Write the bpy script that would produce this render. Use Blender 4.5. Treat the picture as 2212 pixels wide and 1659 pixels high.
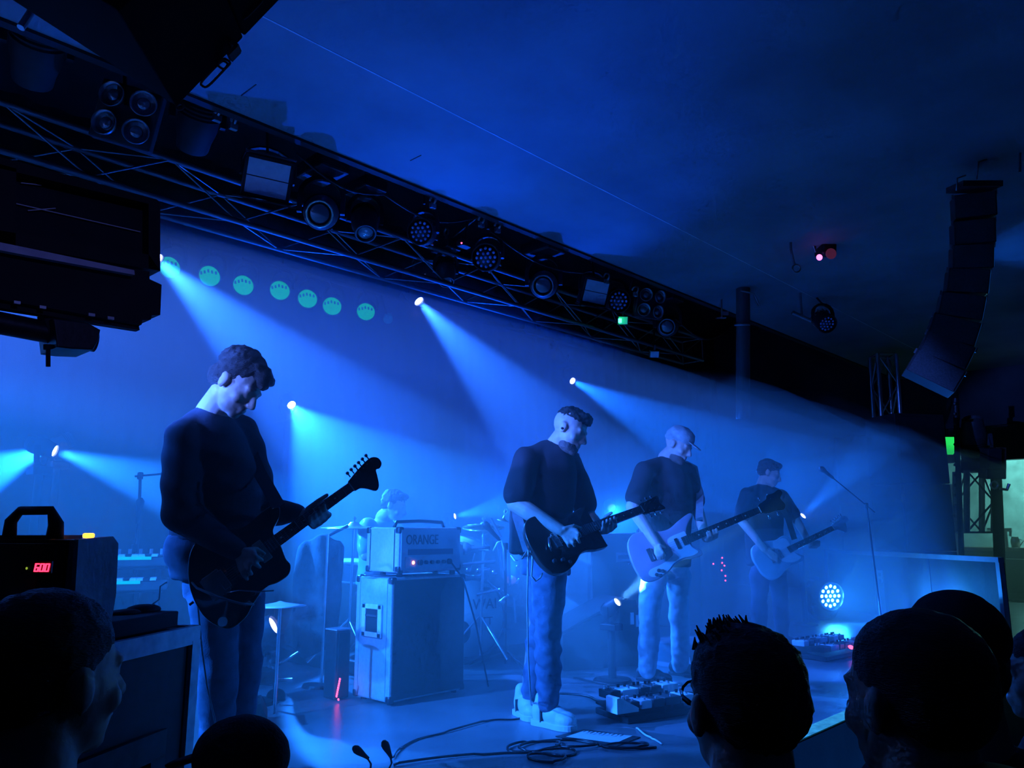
import bpy, bmesh, math, random
from mathutils import Vector as V, Matrix as MX, noise as NZ
random.seed(7)
for o in list(bpy.data.objects):
    bpy.data.objects.remove(o, do_unlink=True)
SC = bpy.context.scene
COL = SC.collection
# ------------------------------------------------------------------ camera
F, W, H = 1700.0, 2212.0, 1659.0
PITCH, AZ = math.radians(10.5), math.radians(43.4)
CAM = V((0, 0, 1.05))
FW0 = V((math.cos(AZ), math.sin(AZ), 0)); RT = V((math.sin(AZ), -math.cos(AZ), 0)); ZZ = V((0, 0, 1))
FWD = FW0 * math.cos(PITCH) + ZZ * math.sin(PITCH)
UPV = -FW0 * math.sin(PITCH) + ZZ * math.cos(PITCH)
cd = bpy.data.cameras.new('camera'); cam = bpy.data.objects.new('camera', cd); COL.objects.link(cam)
cd.sensor_width = 36.0; cd.lens = 36.0 * F / W; cd.clip_start = 0.05; cd.clip_end = 100
cam.matrix_world = MX((( RT.x, UPV.x, -FWD.x, CAM.x), (RT.y, UPV.y, -FWD.y, CAM.y), (RT.z, UPV.z, -FWD.z, CAM.z), (0, 0, 0, 1)))
SC.camera = cam
# ------------------------------------------------------------------ world and exposure
wd = bpy.data.worlds.new('venue_dark'); SC.world = wd; wd.use_nodes = True
wd.node_tree.nodes['Background'].inputs[0].default_value = (0.002, 0.08, 1.0, 1)
wd.node_tree.nodes['Background'].inputs[1].default_value = 0.006
SC.view_settings.view_transform = 'Standard'; SC.view_settings.look = 'None'
SC.view_settings.gamma = 1.0; SC.view_settings.use_curve_mapping = False
SC.view_settings.exposure = 0.35
cy = SC.cycles
cy.use_denoising = True; cy.max_bounces = 4; cy.diffuse_bounces = 2; cy.glossy_bounces = 2
cy.transmission_bounces = 2; cy.transparent_max_bounces = 6; cy.volume_bounces = 0
cy.use_adaptive_sampling = True; cy.adaptive_threshold = 0.08; cy.adaptive_min_samples = 12
cy.caustics_reflective = False; cy.caustics_refractive = False
cy.sample_clamp_indirect = 4.0; cy.volume_step_rate = 1.0; cy.volume_max_steps = 64
# ------------------------------------------------------------------ placing
def ray(x, y): return FWD + RT * ((x - W / 2) / F) + UPV * ((H / 2 - y) / F)
def P(x, y, d): return CAM + ray(x, y) * d                      # a point of the place, d metres in front of the camera
def onz(x, y, z=0.0):
    r = ray(x, y); return CAM + r * ((z - CAM.z) / r.z)
def ony(x, y, Y):
    r = ray(x, y); return CAM + r * (Y / r.y)
def onx(x, y, X):
    r = ray(x, y); return CAM + r * (X / r.x)
# ------------------------------------------------------------------ materials
MATS = {}
def nt(name):
    m = bpy.data.materials.new(name); m.use_nodes = True; return m, m.node_tree.nodes, m.node_tree.links
def mat(name, col, rough=0.6, metal=0.0, var=0.25, scale=6.0, bump=0.0, bscale=60.0, spec=0.5, coat=0.0, stretch=None):
    """procedural surface: base colour broken up by noise, fine relief by a second noise"""
    if name in MATS: return MATS[name]
    m, N, L = nt(name); b = N['Principled BSDF']
    tc = N.new('ShaderNodeTexCoord'); mp = N.new('ShaderNodeMapping'); L.new(tc.outputs['Object'], mp.inputs[0])
    if stretch: mp.inputs['Scale'].default_value = stretch
    n = N.new('ShaderNodeTexNoise'); n.inputs['Scale'].default_value = scale; n.inputs['Detail'].default_value = 5
    L.new(mp.outputs[0], n.inputs['Vector'])
    r = N.new('ShaderNodeValToRGB'); e = r.color_ramp.elements
    e[0].position = 0.3; e[1].position = 0.7
    e[0].color = tuple(c * (1 - var) for c in col) + (1,); e[1].color = tuple(min(1, c * (1 + var)) for c in col) + (1,)
    L.new(n.outputs[0], r.inputs[0]); L.new(r.outputs[0], b.inputs['Base Color'])
    b.inputs['Roughness'].default_value = rough; b.inputs['Metallic'].default_value = metal
    b.inputs['Specular IOR Level'].default_value = spec; b.inputs['Coat Weight'].default_value = coat
    if bump:
        n2 = N.new('ShaderNodeTexNoise'); n2.inputs['Scale'].default_value = bscale; n2.inputs['Detail'].default_value = 4
        L.new(mp.outputs[0], n2.inputs['Vector'])
        bp = N.new('ShaderNodeBump'); bp.inputs['Strength'].default_value = bump; bp.inputs['Distance'].default_value = 0.02
        L.new(n2.outputs[0], bp.inputs['Height']); L.new(bp.outputs[0], b.inputs['Normal'])
    MATS[name] = m; return m
def emis(name, col, s, base=(0.01, 0.01, 0.01)):
    if name in MATS: return MATS[name]
    m, N, L = nt(name); b = N['Principled BSDF']
    b.inputs['Base Color'].default_value = base + (1,)
    b.inputs['Emission Color'].default_value = col + (1,); b.inputs['Emission Strength'].default_value = s
    m.cycles.emission_sampling = 'NONE'
    MATS[name] = m; return m
# ------------------------------------------------------------------ lamps
BLUE = (0.006, 0.135, 1.0); LILAC = (0.019, 0.15, 1.0); CYAN = (0.012, 0.19, 1.0); DEEP = (0.0008, 0.06, 1.0); TEAL = (0.005, 0.55, 0.75)
def spot(name, pos, target, col, power, deg, blend=0.25, rad=0.05, parent=None):
    l = bpy.data.lights.new(name, 'SPOT'); l.color = col; l.energy = power; l.spot_size = math.radians(deg); l.spot_blend = blend
    l.shadow_soft_size = rad
    o = bpy.data.objects.new(name, l); COL.objects.link(o)
    o.matrix_world = MX.Translation(pos) @ (V(target) - V(pos)).to_track_quat('-Z', 'Y').to_matrix().to_4x4()
    if parent:
        o.parent = parent; o.matrix_parent_inverse = MMAT.get(parent.name, MX()).inverted()
    return o
MMAT = {}
# ------------------------------------------------------------------ mesh building
class MB:
    def __init__(s): s.v = []; s.f = []
    def add(s, vs, fs, M=None):
        k = len(s.v)
        s.v += [tuple(M @ V(p)) for p in vs] if M is not None else [tuple(p) for p in vs]
        s.f += [tuple(i + k for i in f) for f in fs]; return s
    def box(s, c, d, M=None, taper=None):
        hx, hy, hz = d[0] / 2, d[1] / 2, d[2] / 2; t = taper or (1, 1)
        vs = [(c[0] + sx * hx * (t[0] if sz > 0 else 1), c[1] + sy * hy * (t[1] if sz > 0 else 1), c[2] + sz * hz) for sz in (-1, 1) for sx, sy in ((-1, -1), (1, -1), (1, 1), (-1, 1))]
        return s.add(vs, [(3, 2, 1, 0), (4, 5, 6, 7), (0, 1, 5, 4), (1, 2, 6, 5), (2, 3, 7, 6), (3, 0, 4, 7)], M)
    def bbox(s, c, d, b=0.01, M=None):
        """box with chamfered edges"""
        bm = bmesh.new(); bmesh.ops.create_cube(bm, size=1)
        for w in bm.verts: w.co = V((w.co.x * d[0] + c[0], w.co.y * d[1] + c[1], w.co.z * d[2] + c[2]))
        bmesh.ops.bevel(bm, geom=bm.edges[:], offset=b, segments=2, affect='EDGES', profile=0.5)
        return s.bm(bm, M)
    def bm(s, bm, M=None):
        bm.verts.ensure_lookup_table(); bm.verts.index_update()
        s.add([w.co.copy() for w in bm.verts], [tuple(w.index for w in f.verts) for f in bm.faces], M); bm.free(); return s
    def tube(s, pts, r, n=8, cap=True, closed=False, M=None):
        pts = [V(p) for p in pts]; m = len(pts); rs = r if isinstance(r, (list, tuple)) else [r] * m
        vs, fs = [], []; prev = None
        for i, p in enumerate(pts):
            if closed: t = pts[(i + 1) % m] - pts[i - 1]
            else: t = (pts[min(i + 1, m - 1)] - pts[max(i - 1, 0)])
            t = t.normalized() if t.length > 1e-9 else V((0, 0, 1))
            if prev is None:
                a = V((0, 0, 1)) if abs(t.z) < 0.9 else V((1, 0, 0)); u = t.cross(a).normalized()
            else: u = (prev - t * prev.dot(t)).normalized()
            prev = u; w = t.cross(u)
            for k in range(n):
                a = 2 * math.pi * k / n; vs.append(p + (u * math.cos(a) + w * math.sin(a)) * rs[i])
        for i in range(m if closed else m - 1):
            j = (i + 1) % m
            for k in range(n): fs.append((i * n + k, i * n + (k + 1) % n, j * n + (k + 1) % n, j * n + k))
        if cap and not closed: fs += [tuple(range(n - 1, -1, -1)), tuple((m - 1) * n + k for k in range(n))]
        return s.add(vs, fs, M)
    def cyl(s, a, b, r0, r1=None, n=16, M=None): return s.tube([a, b], [r0, r0 if r1 is None else r1], n, True, False, M)
    def caps(s, a, b, r0, r1=None, n=12):
        """round-ended tapering limb"""
        a, b = V(a), V(b); r1 = r0 if r1 is None else r1; d = (b - a)
        if d.length < 1e-6: return s.ell(a, (r0,) * 3)
        t = d.normalized(); pts, rs = [], []
        for k in (0.98, 0.8, 0.45): pts.append(a - t * r0 * k); rs.append(r0 * math.sqrt(1 - k * k))
        for q in (0, 0.5, 1): pts.append(a + d * q); rs.append(r0 + (r1 - r0) * q)
        for k in (0.45, 0.8, 0.98): pts.append(b + t * r1 * k); rs.append(r1 * math.sqrt(1 - k * k))
        return s.tube(pts, rs, n)
    def chain(s, pts, rs, n=12):
        for i in range(len(pts) - 1): s.caps(pts[i], pts[i + 1], rs[i], rs[i + 1], n)
        return s
    def lathe(s, prof, n=24, M=None, cap=True):
        vs, fs = [], []
        for z, r in prof:
            for k in range(n):
                a = 2 * math.pi * k / n; vs.append((r * math.cos(a), r * math.sin(a), z))
        for i in range(len(prof) - 1):
            for k in range(n): fs.append((i * n + k, i * n + (k + 1) % n, (i + 1) * n + (k + 1) % n, (i + 1) * n + k))
        if cap: fs += [tuple(range(n - 1, -1, -1)), tuple((len(prof) - 1) * n + k for k in range(n))]
        return s.add(vs, fs, M)
    def ell(s, c, r, R=None, n=16, m=10):
        vs, fs = [], []; c = V(c)
        for i in range(m + 1):
            th = math.pi * i / m
            for k in range(n):
                a = 2 * math.pi * k / n
                p = V((r[0] * math.sin(th) * math.cos(a), r[1] * math.sin(th) * math.sin(a), r[2] * math.cos(th)))
                vs.append(c + (R @ p if R else p))
        for i in range(m):
            for k in range(n): fs.append((i * n + k, (i + 1) * n + k, (i + 1) * n + (k + 1) % n, i * n + (k + 1) % n))
        return s.add(vs, fs)
    def loft(s, secs, n=20, e=2.3):
        """secs: (centre, half-width vector, half-depth vector) rings, superelliptic"""
        vs, fs = [], []
        for c, a, b in secs:
            c, a, b = V(c), V(a), V(b)
            for k in range(n):
                t = 2 * math.pi * k / n; x, y = math.cos(t), math.sin(t)
                x = math.copysign(abs(x) ** (2 / e), x); y = math.copysign(abs(y) ** (2 / e), y)
                vs.append(c + a * x + b * y)
        m = len(secs)
        for i in range(m - 1):
            for k in range(n): fs.append((i * n + k, i * n + (k + 1) % n, (i + 1) * n + (k + 1) % n, (i + 1) * n + k))
        fs += [tuple(range(n - 1, -1, -1)), tuple((m - 1) * n + k for k in range(n))]
        return s.add(vs, fs)
    def prism(s, out, z0, z1, M=None, bev=0.0):
        """closed outline in local xy, extruded along local z"""
        bm = bmesh.new(); vs = [bm.verts.new((x, y, z0)) for x, y in out]; f = bm.faces.new(vs)
        r = bmesh.ops.extrude_face_region(bm, geom=[f]); ex = [g for g in r['geom'] if isinstance(g, bmesh.types.BMVert)]
        for w in ex: w.co.z = z1
        bmesh.ops.recalc_face_normals(bm, faces=bm.faces[:])
        if bev:
            ed = [e for e in bm.edges if abs(e.verts[0].co.z - e.verts[1].co.z) < 1e-6]
            bmesh.ops.bevel(bm, geom=ed, offset=bev, segments=3, affect='EDGES', profile=0.5)
        return s.bm(bm, M)
    def build(s, name, m, parent=None, smooth=False, world=True, fixn=True):
        """one mesh object; verts given in world space when world=True, else in the parent's space"""
        vs = s.v
        if parent is not None and world:
            I = MMAT.get(parent.name, MX()).inverted(); vs = [tuple(I @ V(p)) for p in vs]
        me = bpy.data.meshes.new(name); me.from_pydata(vs, [], s.f); me.materials.append(m)
        if fixn:
            bm = bmesh.new(); bm.from_mesh(me); bmesh.ops.recalc_face_normals(bm, faces=bm.faces[:]); bm.to_mesh(me); bm.free()
        if smooth: me.polygons.foreach_set('use_smooth', [True] * len(me.polygons))
        me.update(); o = bpy.data.objects.new(name, me); COL.objects.link(o)
        if smooth == 'auto':
            with bpy.context.temp_override(object=o, active_object=o, selected_objects=[o], selected_editable_objects=[o]):
                pass
            md = o.modifiers.new('weld', 'EDGE_SPLIT'); md.split_angle = math.radians(38)
        if parent is not None:
            o.parent = parent; MMAT[o.name] = MMAT.get(parent.name, MX())
        return o
def tag(o, label, cat, group=None, kind=None):
    if label: o['label'] = label
    if cat: o['category'] = cat
    if group: o['group'] = group
    if kind: o['kind'] = kind
    return o
def thing(name, label, cat, M=None, group=None):
    o = bpy.data.objects.new(name, None); COL.objects.link(o); o.empty_display_size = 0.1
    M = MX.Translation(M) if isinstance(M, V) else (M or MX())
    o.matrix_world = M; MMAT[o.name] = M.copy()
    return tag(o, label, cat, group)
def struct(name, mb, m, **k):
    o = mb.build(name, m, **k); o['kind'] = 'structure'; return o
def frame(o, x, y=None, z=None):
    """matrix from origin and axes"""
    x = V(x).normalized()
    if y is not None:
        y = V(y); y = (y - x * y.dot(x)).normalized(); z = x.cross(y)
    else:
        z = V(z); z = (z - x * z.dot(x)).normalized(); y = z.cross(x)
    return MX(((x.x, y.x, z.x, o[0]), (x.y, y.y, z.y, o[1]), (x.z, y.z, z.z, o[2]), (0, 0, 0, 1)))
def zframe(o, z, up=(0, 0, 1)):
    z = V(z).normalized(); u = V(up)
    if abs(z.dot(u)) > 0.98: u = V((1, 0, 0))
    x = u.cross(z).normalized(); y = z.cross(x)
    return MX(((x.x, y.x, z.x, o[0]), (x.y, y.y, z.y, o[1]), (x.z, y.z, z.z, o[2]), (0, 0, 0, 1)))
def remesh(mb, vox, smooth=6, disp=None):
    """fuse overlapping volumes into one continuous skin"""
    me = bpy.data.meshes.new('t'); me.from_pydata(mb.v, [], mb.f)
    bm = bmesh.new(); bm.from_mesh(me); bmesh.ops.recalc_face_normals(bm, faces=bm.faces[:]); bm.to_mesh(me); bm.free()
    o = bpy.data.objects.new('t', me); COL.objects.link(o)
    r = o.modifiers.new('r', 'REMESH'); r.mode = 'VOXEL'; r.voxel_size = vox
    if smooth:
        q = o.modifiers.new('s', 'SMOOTH'); q.iterations = smooth; q.factor = 0.5
    dg = bpy.context.evaluated_depsgraph_get(); n = bpy.data.meshes.new_from_object(o.evaluated_get(dg))
    bpy.data.objects.remove(o); bpy.data.meshes.remove(me)
    out = MB(); nv = [w.normal.copy() for w in n.vertices]
    out.v = [tuple(w.co + nv[i] * disp(w.co, nv[i])) if disp else tuple(w.co) for i, w in enumerate(n.vertices)]
    out.f = [tuple(p.vertices) for p in n.polygons]; bpy.data.meshes.remove(n); return out
# ------------------------------------------------------------------ the room
YS, YB, XL, XR, ZF, ZC = 1.87, 8.0, -3.2, 14.5, -0.85, 3.64
YE = 4.4                                                            # edge of the low ceiling over the house
mk = mat('black_paint', (0.012, 0.013, 0.016), 0.7, var=0.4, scale=3, bump=0.2, bscale=30)
m_stage = mat('stage_lino', (0.21, 0.22, 0.24), 0.32, var=0.35, scale=1.6, bump=0.06, bscale=50, spec=0.45)
m_ceil = mat('ceiling_paint', (0.22, 0.23, 0.25), 0.85, var=0.22, scale=1.1, bump=0.1, bscale=22)
m_floor = mat('house_floor', (0.03, 0.03, 0.035), 0.6, var=0.4, scale=4)
m_drape = mat('black_drape', (0.008, 0.0085, 0.01), 0.95, var=0.3, scale=9, bump=0.3, bscale=160)
struct('floor', MB().box(((XL + XR) / 2, -1.0, ZF - 0.05), (XR - XL, 12, 0.1)), m_floor)
struct('floor_stage', MB().bbox(((XL + XR) / 2, (YS + YB) / 2, -0.425), (XR - XL, YB - YS, 0.85), 0.006), m_stage)
# low ceiling over the house, its lip over the stage, the taller roof above the stage
cl = struct('ceiling', MB().box(((XL + XR) / 2, (YE - 7) / 2, ZC + 0.15), (XR - XL, YE + 7, 0.3)), m_ceil)
m_lip = mat('ceiling_lip_paint', (0.012, 0.013, 0.016), 0.8, var=0.3, scale=5)
MB().box(((XL + XR) / 2, YE + 0.03, ZC + 0.2), (XR - XL, 0.06, 0.44)).build('fascia', m_lip, cl)
m_seam = mat('seam_strip', (0.5, 0.51, 0.53), 0.6)
m_gap = mat('seam_gap', (0.01, 0.01, 0.012), 0.9)
MB().box(((XL + XR) / 2, 3.42, ZC - 0.0005), (XR - XL, 0.010, 0.002)).build('seam_strip', m_seam, cl)
for x, y0, y1 in ((1.42, 3.5, 3.75), (1.30, 3.25, 3.36), (2.05, 4.02, 4.2), (3.3, 4.0, 4.12)):
    MB().box((x, (y0 + y1) / 2, ZC - 0.001), (0.006, y1 - y0, 0.003)).build('panel_joint', m_gap, cl)
struct('ceiling_stage', MB().box(((XL + XR) / 2, (YE + YB) / 2, 5.05), (XR - XL, YB - YE + 0.2, 0.1)), mk)
struct('wall_fascia', MB().box(((XL + XR) / 2, YE + 0.0, 4.5), (XR - XL, 0.1, 1.2)), mk)
# folded black drape along the back, plain dark walls elsewhere
def drape(name, p0, p1, z0, z1, folds, amp, m):
    p0, p1 = V(p0), V(p1); d = p1 - p0; nrm = V((-d.y, d.x, 0)).normalized(); n = folds * 8; vs, fs = [], []
    for i in range(n + 1):
        q = p0 + d * (i / n) + nrm * amp * (math.sin(i * 2 * math.pi / 8) + 0.5 * math.sin(i * 0.37))
        vs += [(q.x, q.y, z0), (q.x, q.y, z1)]
    for i in range(n): fs.append((2 * i, 2 * i + 2, 2 * i + 3, 2 * i + 1))
    b = MB().add(vs, fs); return struct(name, b, m, smooth=True, fixn=False)
drape('wall_back', (XL, YB - 0.1, 0), (XR, YB - 0.1, 0), 0.0, 5.0, 60, 0.03, m_drape)
struct('wall_rear', MB().box(((XL + XR) / 2, YB + 0.1, 2.1), (XR - XL, 0.2, 6.0)), mk)
struct('wall_left', MB().box((XL - 0.1, 0.5, 2.1), (0.2, 15.2, 6.0)), mk)
struct('wall_house', MB().box(((XL + XR) / 2, -7.0, 1.4), (XR - XL, 0.2, 4.6)), mk)
# right-hand wall with the lit opening to the bar
wr = MB()
wr.box((XR + 0.1, 5.9, 2.1), (0.2, 4.2, 6.0)); wr.box((XR + 0.1, -4.0, 1.4), (0.2, 6.0, 4.6)); wr.box((XR + 0.1, 1.4, 2.95), (0.2, 4.8, 1.6)); wr.box((XR + 0.1, 1.4, -0.15), (0.2, 4.8, 1.5))
struct('wall_right', wr, mk)
m_tape = mat('yellow_tape', (0.85, 0.78, 0.30), 0.55, var=0.35, scale=14, bump=0.15)
tp = struct('trim_1', MB().box(((XL + XR) / 2, YS + 0.03, 0.003), (XR - XL, 0.09, 0.006)), m_tape)
# ------------------------------------------------------------------ haze
def haze(name, label, mb, dens, aniso, col=(1, 1, 1)):
    m, N, L = nt(name); N.remove(N['Principled BSDF'])
    s = N.new('ShaderNodeVolumeScatter'); s.inputs['Density'].default_value = dens; s.inputs['Anisotropy'].default_value = aniso
    s.inputs['Color'].default_value = col + (1,)
    L.new(s.outputs[0], N['Material Output'].inputs['Volume'])
    o = mb.build(name, m); tag(o, label, 'haze', kind='stuff'); return o
def hz_top(x, y):
    t = [(2.1, 1.75), (3.2, 2.3), (4.2, 2.7), (5.0, 3.05), (6.0, 3.9), (8.0, 4.3)]; z = t[-1][1]
    for (a, b), (c, d) in zip(t, t[1:]):
        if a <= y <= c: z = b + (d - b) * (y - a) / (c - a); break
    z = min(z, 4.3 - .30 * max(0, x - 5))
    return max(.5, z + .32 * NZ.noise(V((x * .8, y * .8, 3.1))) * min(1, max(0, x - 5) * .4))
nx, ny = 30, 16; vs, fs = [], []
for i in range(nx):
    for j in range(ny):
        x, y = -2.9 + 17.1 * i / (nx - 1), 2.1 + 5.75 * j / (ny - 1); vs += [(x, y, .004), (x, y, hz_top(x, y))]
ix = lambda i, j, k: 2 * (i * ny + j) + k
for i in range(nx - 1):
    for j in range(ny - 1): fs += [(ix(i, j, 0), ix(i, j + 1, 0), ix(i + 1, j + 1, 0), ix(i + 1, j, 0)), (ix(i, j, 1), ix(i + 1, j, 1), ix(i + 1, j + 1, 1), ix(i, j + 1, 1))]
for i in range(nx - 1):
    for j in (0, ny - 1): fs.append((ix(i, j, 0), ix(i + 1, j, 0), ix(i + 1, j, 1), ix(i, j, 1)))
for j in range(ny - 1):
    for i in (0, nx - 1): fs.append((ix(i, j, 0), ix(i, j, 1), ix(i, j + 1, 1), ix(i, j + 1, 0)))
haze('stage_haze', 'thin blue haze filling the air above the stage', MB().add(vs, fs), 0.135, 0.2)
def puff(name, label, c, r, dens, seed):
    b = MB().ell(c, r, None, 28, 18); b.v = [tuple(V(p) + (V(p) - V(c)) * (.38 * NZ.noise(V(p) * 1.6 + V((seed, 0, 0))) + .16 * NZ.noise(V(p) * 4.2 + V((seed, 5, 0))))) for p in b.v]
    b.v = [(x, y, max(.006, z)) for x, y, z in b.v]; return haze(name, label, b, dens, .2)
puff('smoke_cloud', 'low bank of blue smoke drifting in front of the tall speaker cabinet', (3.95, 3.5, .35), (.85, .42, .62), .30, 1.0)
puff('smoke_cloud', 'lumpy cloud of blue smoke above the far end of the stage', (9.0, 3.3, 1.55), (1.5, .8, .55), .22, 4.0)
puff('smoke_cloud', 'faint bank of blue smoke rolling at the far stage front', (7.6, 3.1, .45), (1.6, .6, .6), .20, 8.0)
# ------------------------------------------------------------------ rigging, lamps, loudspeakers
m_blk = mat('black_metal', (0.022, 0.023, 0.026), 0.45, 0.3, var=0.3, scale=20, bump=0.05)
m_blk2 = mat('matt_black', (0.012, 0.012, 0.014), 0.75, var=0.3, scale=12)
m_gry = mat('dark_grey_plastic', (0.06, 0.062, 0.068), 0.45, var=0.2, scale=14)
m_alu = mat('aluminium_tube', (0.55, 0.57, 0.6), 0.35, 0.85, var=0.15, scale=10)
m_steel = mat('dull_steel', (0.30, 0.31, 0.33), 0.4, 0.8, var=0.2, scale=18)
m_gls = mat('lens_glass', (0.10, 0.11, 0.13), 0.08, 0.0, var=0.1, scale=6, spec=0.9, coat=0.6)
m_refl = mat('lamp_reflector', (0.62, 0.62, 0.65), 0.22, 0.9, var=0.15, scale=30, bump=0.3, bscale=120)
m_panel = mat('white_led_panel', (0.88, 0.90, 0.93), 0.4, var=0.08, scale=20)
m_warn = mat('yellow_sticker', (0.65, 0.62, 0.08), 0.5, var=0.1)
m_ring = mat('pale_trim_ring', (0.75, 0.68, 0.5), 0.25, 0.6, var=0.1)
CYLM = None
def stick(name, a, b, r, m, parent, n=8):
    """straight rod as a part; every rod shares one cylinder mesh per material"""
    key = 'rod_%s_%d' % (m.name, n)
    me = bpy.data.meshes.get(key)
    if me is None:
        t = MB().cyl((0, 0, 0), (0, 0, 1), 1, 1, n); me = bpy.data.meshes.new(key); me.from_pydata(t.v, [], t.f); me.materials.append(m)
        me.polygons.foreach_set('use_smooth', [len(p.vertices) == 4 for p in me.polygons]); me.update()
    a, b = V(a), V(b); o = bpy.data.objects.new(name, me); COL.objects.link(o)
    Mw = zframe(a, b - a) @ MX.Diagonal((r, r, (b - a).length, 1))
    if parent: o.parent = parent; Mw = MMAT.get(parent.name, MX()).inverted() @ Mw
    o.matrix_basis = Mw; return o
def disc(name, c, nrm, r, m, parent, dome=0.0, n=24):
    pr = [(0.0, r)] + ([(dome * (1 - (k / 5) ** 2), r * k / 5) for k in (4, 3, 2, 1)] if dome else []) + [(dome + 0.001, 0.001)]
    return MB().lathe(pr, n, zframe(c, nrm)).build(name, m, parent, smooth=True)
def yoke(mb, c, side, up, w, h, t=0.012):
    """U bracket from the two pivots at c +- side*w up to c + up*h"""
    side, up = V(side).normalized(), V(up).normalized(); n = side.cross(up)
    pts = []
    for k in range(9):
        a = math.pi * k / 8; pts.append(c + side * (w * math.cos(a)) + up * (h * 0.45 + 0.55 * h * math.sin(a)))
    pts = [c + side * w] + pts + [c - side * w]
    for i in range(len(pts) - 1):
        a, b = pts[i], pts[i + 1]; d = (b - a)
        if d.length < 1e-5: continue
        M = frame((a + b) / 2, d, z=n); mb.box((0, 0, 0), (d.length + 0.01, t, 0.035), M)
    return mb
def moving_head(label, pos, target, col=None, power=0, deg=20, blend=0.25, s=1.0, up=1, group=None, lens=30.0, ring=None, base=True, sticker=False, name='moving_head_light', col2=None, post=False, headm=None):
    pos, target = V(pos), V(target); aim = (target - pos).normalized(); c = pos - aim * 0.16 * s
    r = thing(name, label, 'stage light', c + V((0, 0, 0.30 * s * up)), group)
    MB().lathe([(-0.19, 0.035), (-0.185, 0.07), (-0.15, 0.098), (-0.05, 0.112), (0.03, 0.110), (0.10, 0.094), (0.155, 0.088), (0.165, 0.084), (0.165, 0.074), (0.14, 0.070)], 28,
               zframe(c, aim) @ MX.Scale(s, 4)).build('head', headm or m_gry, r, smooth='auto')
    for k in range(4):
        z = -0.13 + k * 0.022
        MB().lathe([(z, 0.100 + k * .004), (z + 0.008, 0.112 + k * .003)], 28, zframe(c, aim) @ MX.Scale(s, 4), cap=False).build('cooling_fin', m_blk, r)
    lm = emis('lens_lit_' + name + str(len(MATS)), tuple(0.35 + 0.65 * q for q in (col2 or col)), lens) if power else m_gls
    disc('lens', c + aim * 0.146 * s, aim, 0.068 * s, lm, r, 0.012 * s)
    if ring: MB().tube([zframe(c + aim * 0.165 * s, aim) @ V((0.08 * s * math.cos(q * .3927), 0.08 * s * math.sin(q * .3927), 0)) for q in range(16)], 0.007 * s, 6, closed=True).build('lens_ring', ring, r, smooth=True)
    side = aim.cross(ZZ); side = side.normalized() if side.length > .1 else V((1, 0, 0))
    yoke(MB(), c, side, ZZ * up, 0.135 * s, 0.24 * s, 0.03 * s).build('yoke', m_blk, r)
    if base:
        bc = c + ZZ * up * 0.30 * s
        b = MB().bbox((0, 0, 0), (0.30 * s, 0.22 * s, 0.10 * s), 0.015 * s, zframe(bc, ZZ)).build('base', m_blk, r)
        if sticker:
            q = bc + V((-0.02, -0.112 * s, 0)); MB().add([q + V((-.02, -.002, -.03)), q + V((.03, -.002, -.03)), q + V((.005, -.002, .03))], [(0, 1, 2)]).build('warning_triangle', m_warn, b)
            q = bc + V((0.06, -0.112 * s, 0.02)); MB().box(q, (0.045, 0.003, 0.035)).build('yellow_label', m_warn, b)
        if up > 0: MB().cyl(bc, bc + ZZ * 0.16 * s, 0.016 * s).tube([bc + V((0, -.03, .16)) * s, bc + V((0, -.035, .21)) * s, bc + V((0, 0, .245)) * s, bc + V((0, .035, .21)) * s, bc + V((0, .03, .16)) * s], 0.012 * s, 6).build('clamp', m_steel, r)
    if post: stick('post', V((c.x, c.y, .02)), V((c.x, c.y, c.z - .34 * s)), .03, m_blk, r, 10); MB().lathe([(0, .14), (.02, .13), (.025, .03)], 18, MX.Translation((c.x, c.y, 0))).build('foot', m_blk2, r)
    if power: spot('beam', c + aim * 0.20 * s, target, col, power, deg, blend, 0.05 * s, r)
    return r
def led_par(label, pos, aim, s=1.0, group=None, lit=None, up=1, rows=19, each=False, power=0, col=None, deg=60, target=None, face=None, body=None):
    pos, aim = V(pos), V(aim).normalized(); c = pos - aim * 0.10 * s
    r = thing('led_par_light', label, 'stage light', c + ZZ * up * 0.2 * s, group); Z = zframe(c, aim) @ MX.Scale(s, 4)
    MB().lathe([(-0.11, 0.05), (-0.10, 0.085), (-0.04, 0.10), (0.06, 0.108), (0.11, 0.110), (0.11, 0.102), (0.085, 0.098)], 28, Z).build('can', body or m_blk, r, smooth='auto')
    for k in range(12):
        a = k * math.pi / 6; MB().box((0.104 * math.cos(a), 0.104 * math.sin(a), -0.06), (0.012, 0.012, 0.06), Z).build('fin', m_steel, r)
    disc('face_plate', c + aim * 0.09 * s, aim, 0.098 * s, face or m_gry, r)
    pts = [(0, 0)] + [(0.036 * math.cos(q), 0.036 * math.sin(q)) for q in [k * math.pi / 3 for k in range(6)]] + [(0.072 * math.cos(q), 0.072 * math.sin(q)) for q in [k * math.pi / 6 for k in range(12)]]
    arr = MB()
    for x, y in pts:
        if each: disc('led', Z @ V((x, y, 0.094)), aim, 0.0125 * s, lit or m_gls, r, 0.006 * s, 12)
        else: arr.lathe([(0.092, 0.0135), (0.098, 0.010), (0.101, 0.001)], 8, Z @ MX.Translation((x, y, 0)))
    if not each: arr.build('led_array', lit or m_refl, r, smooth=True)
    side = aim.cross(ZZ).normalized(); yoke(MB(), c, side, ZZ * up, 0.118 * s, 0.19 * s, 0.025 * s).build('bracket', m_blk, r)
    if power: spot('beam', c + aim * 0.14 * s, target or (c + aim * 4), col, power, deg, 0.6, 0.08 * s, r)
    return r
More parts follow.
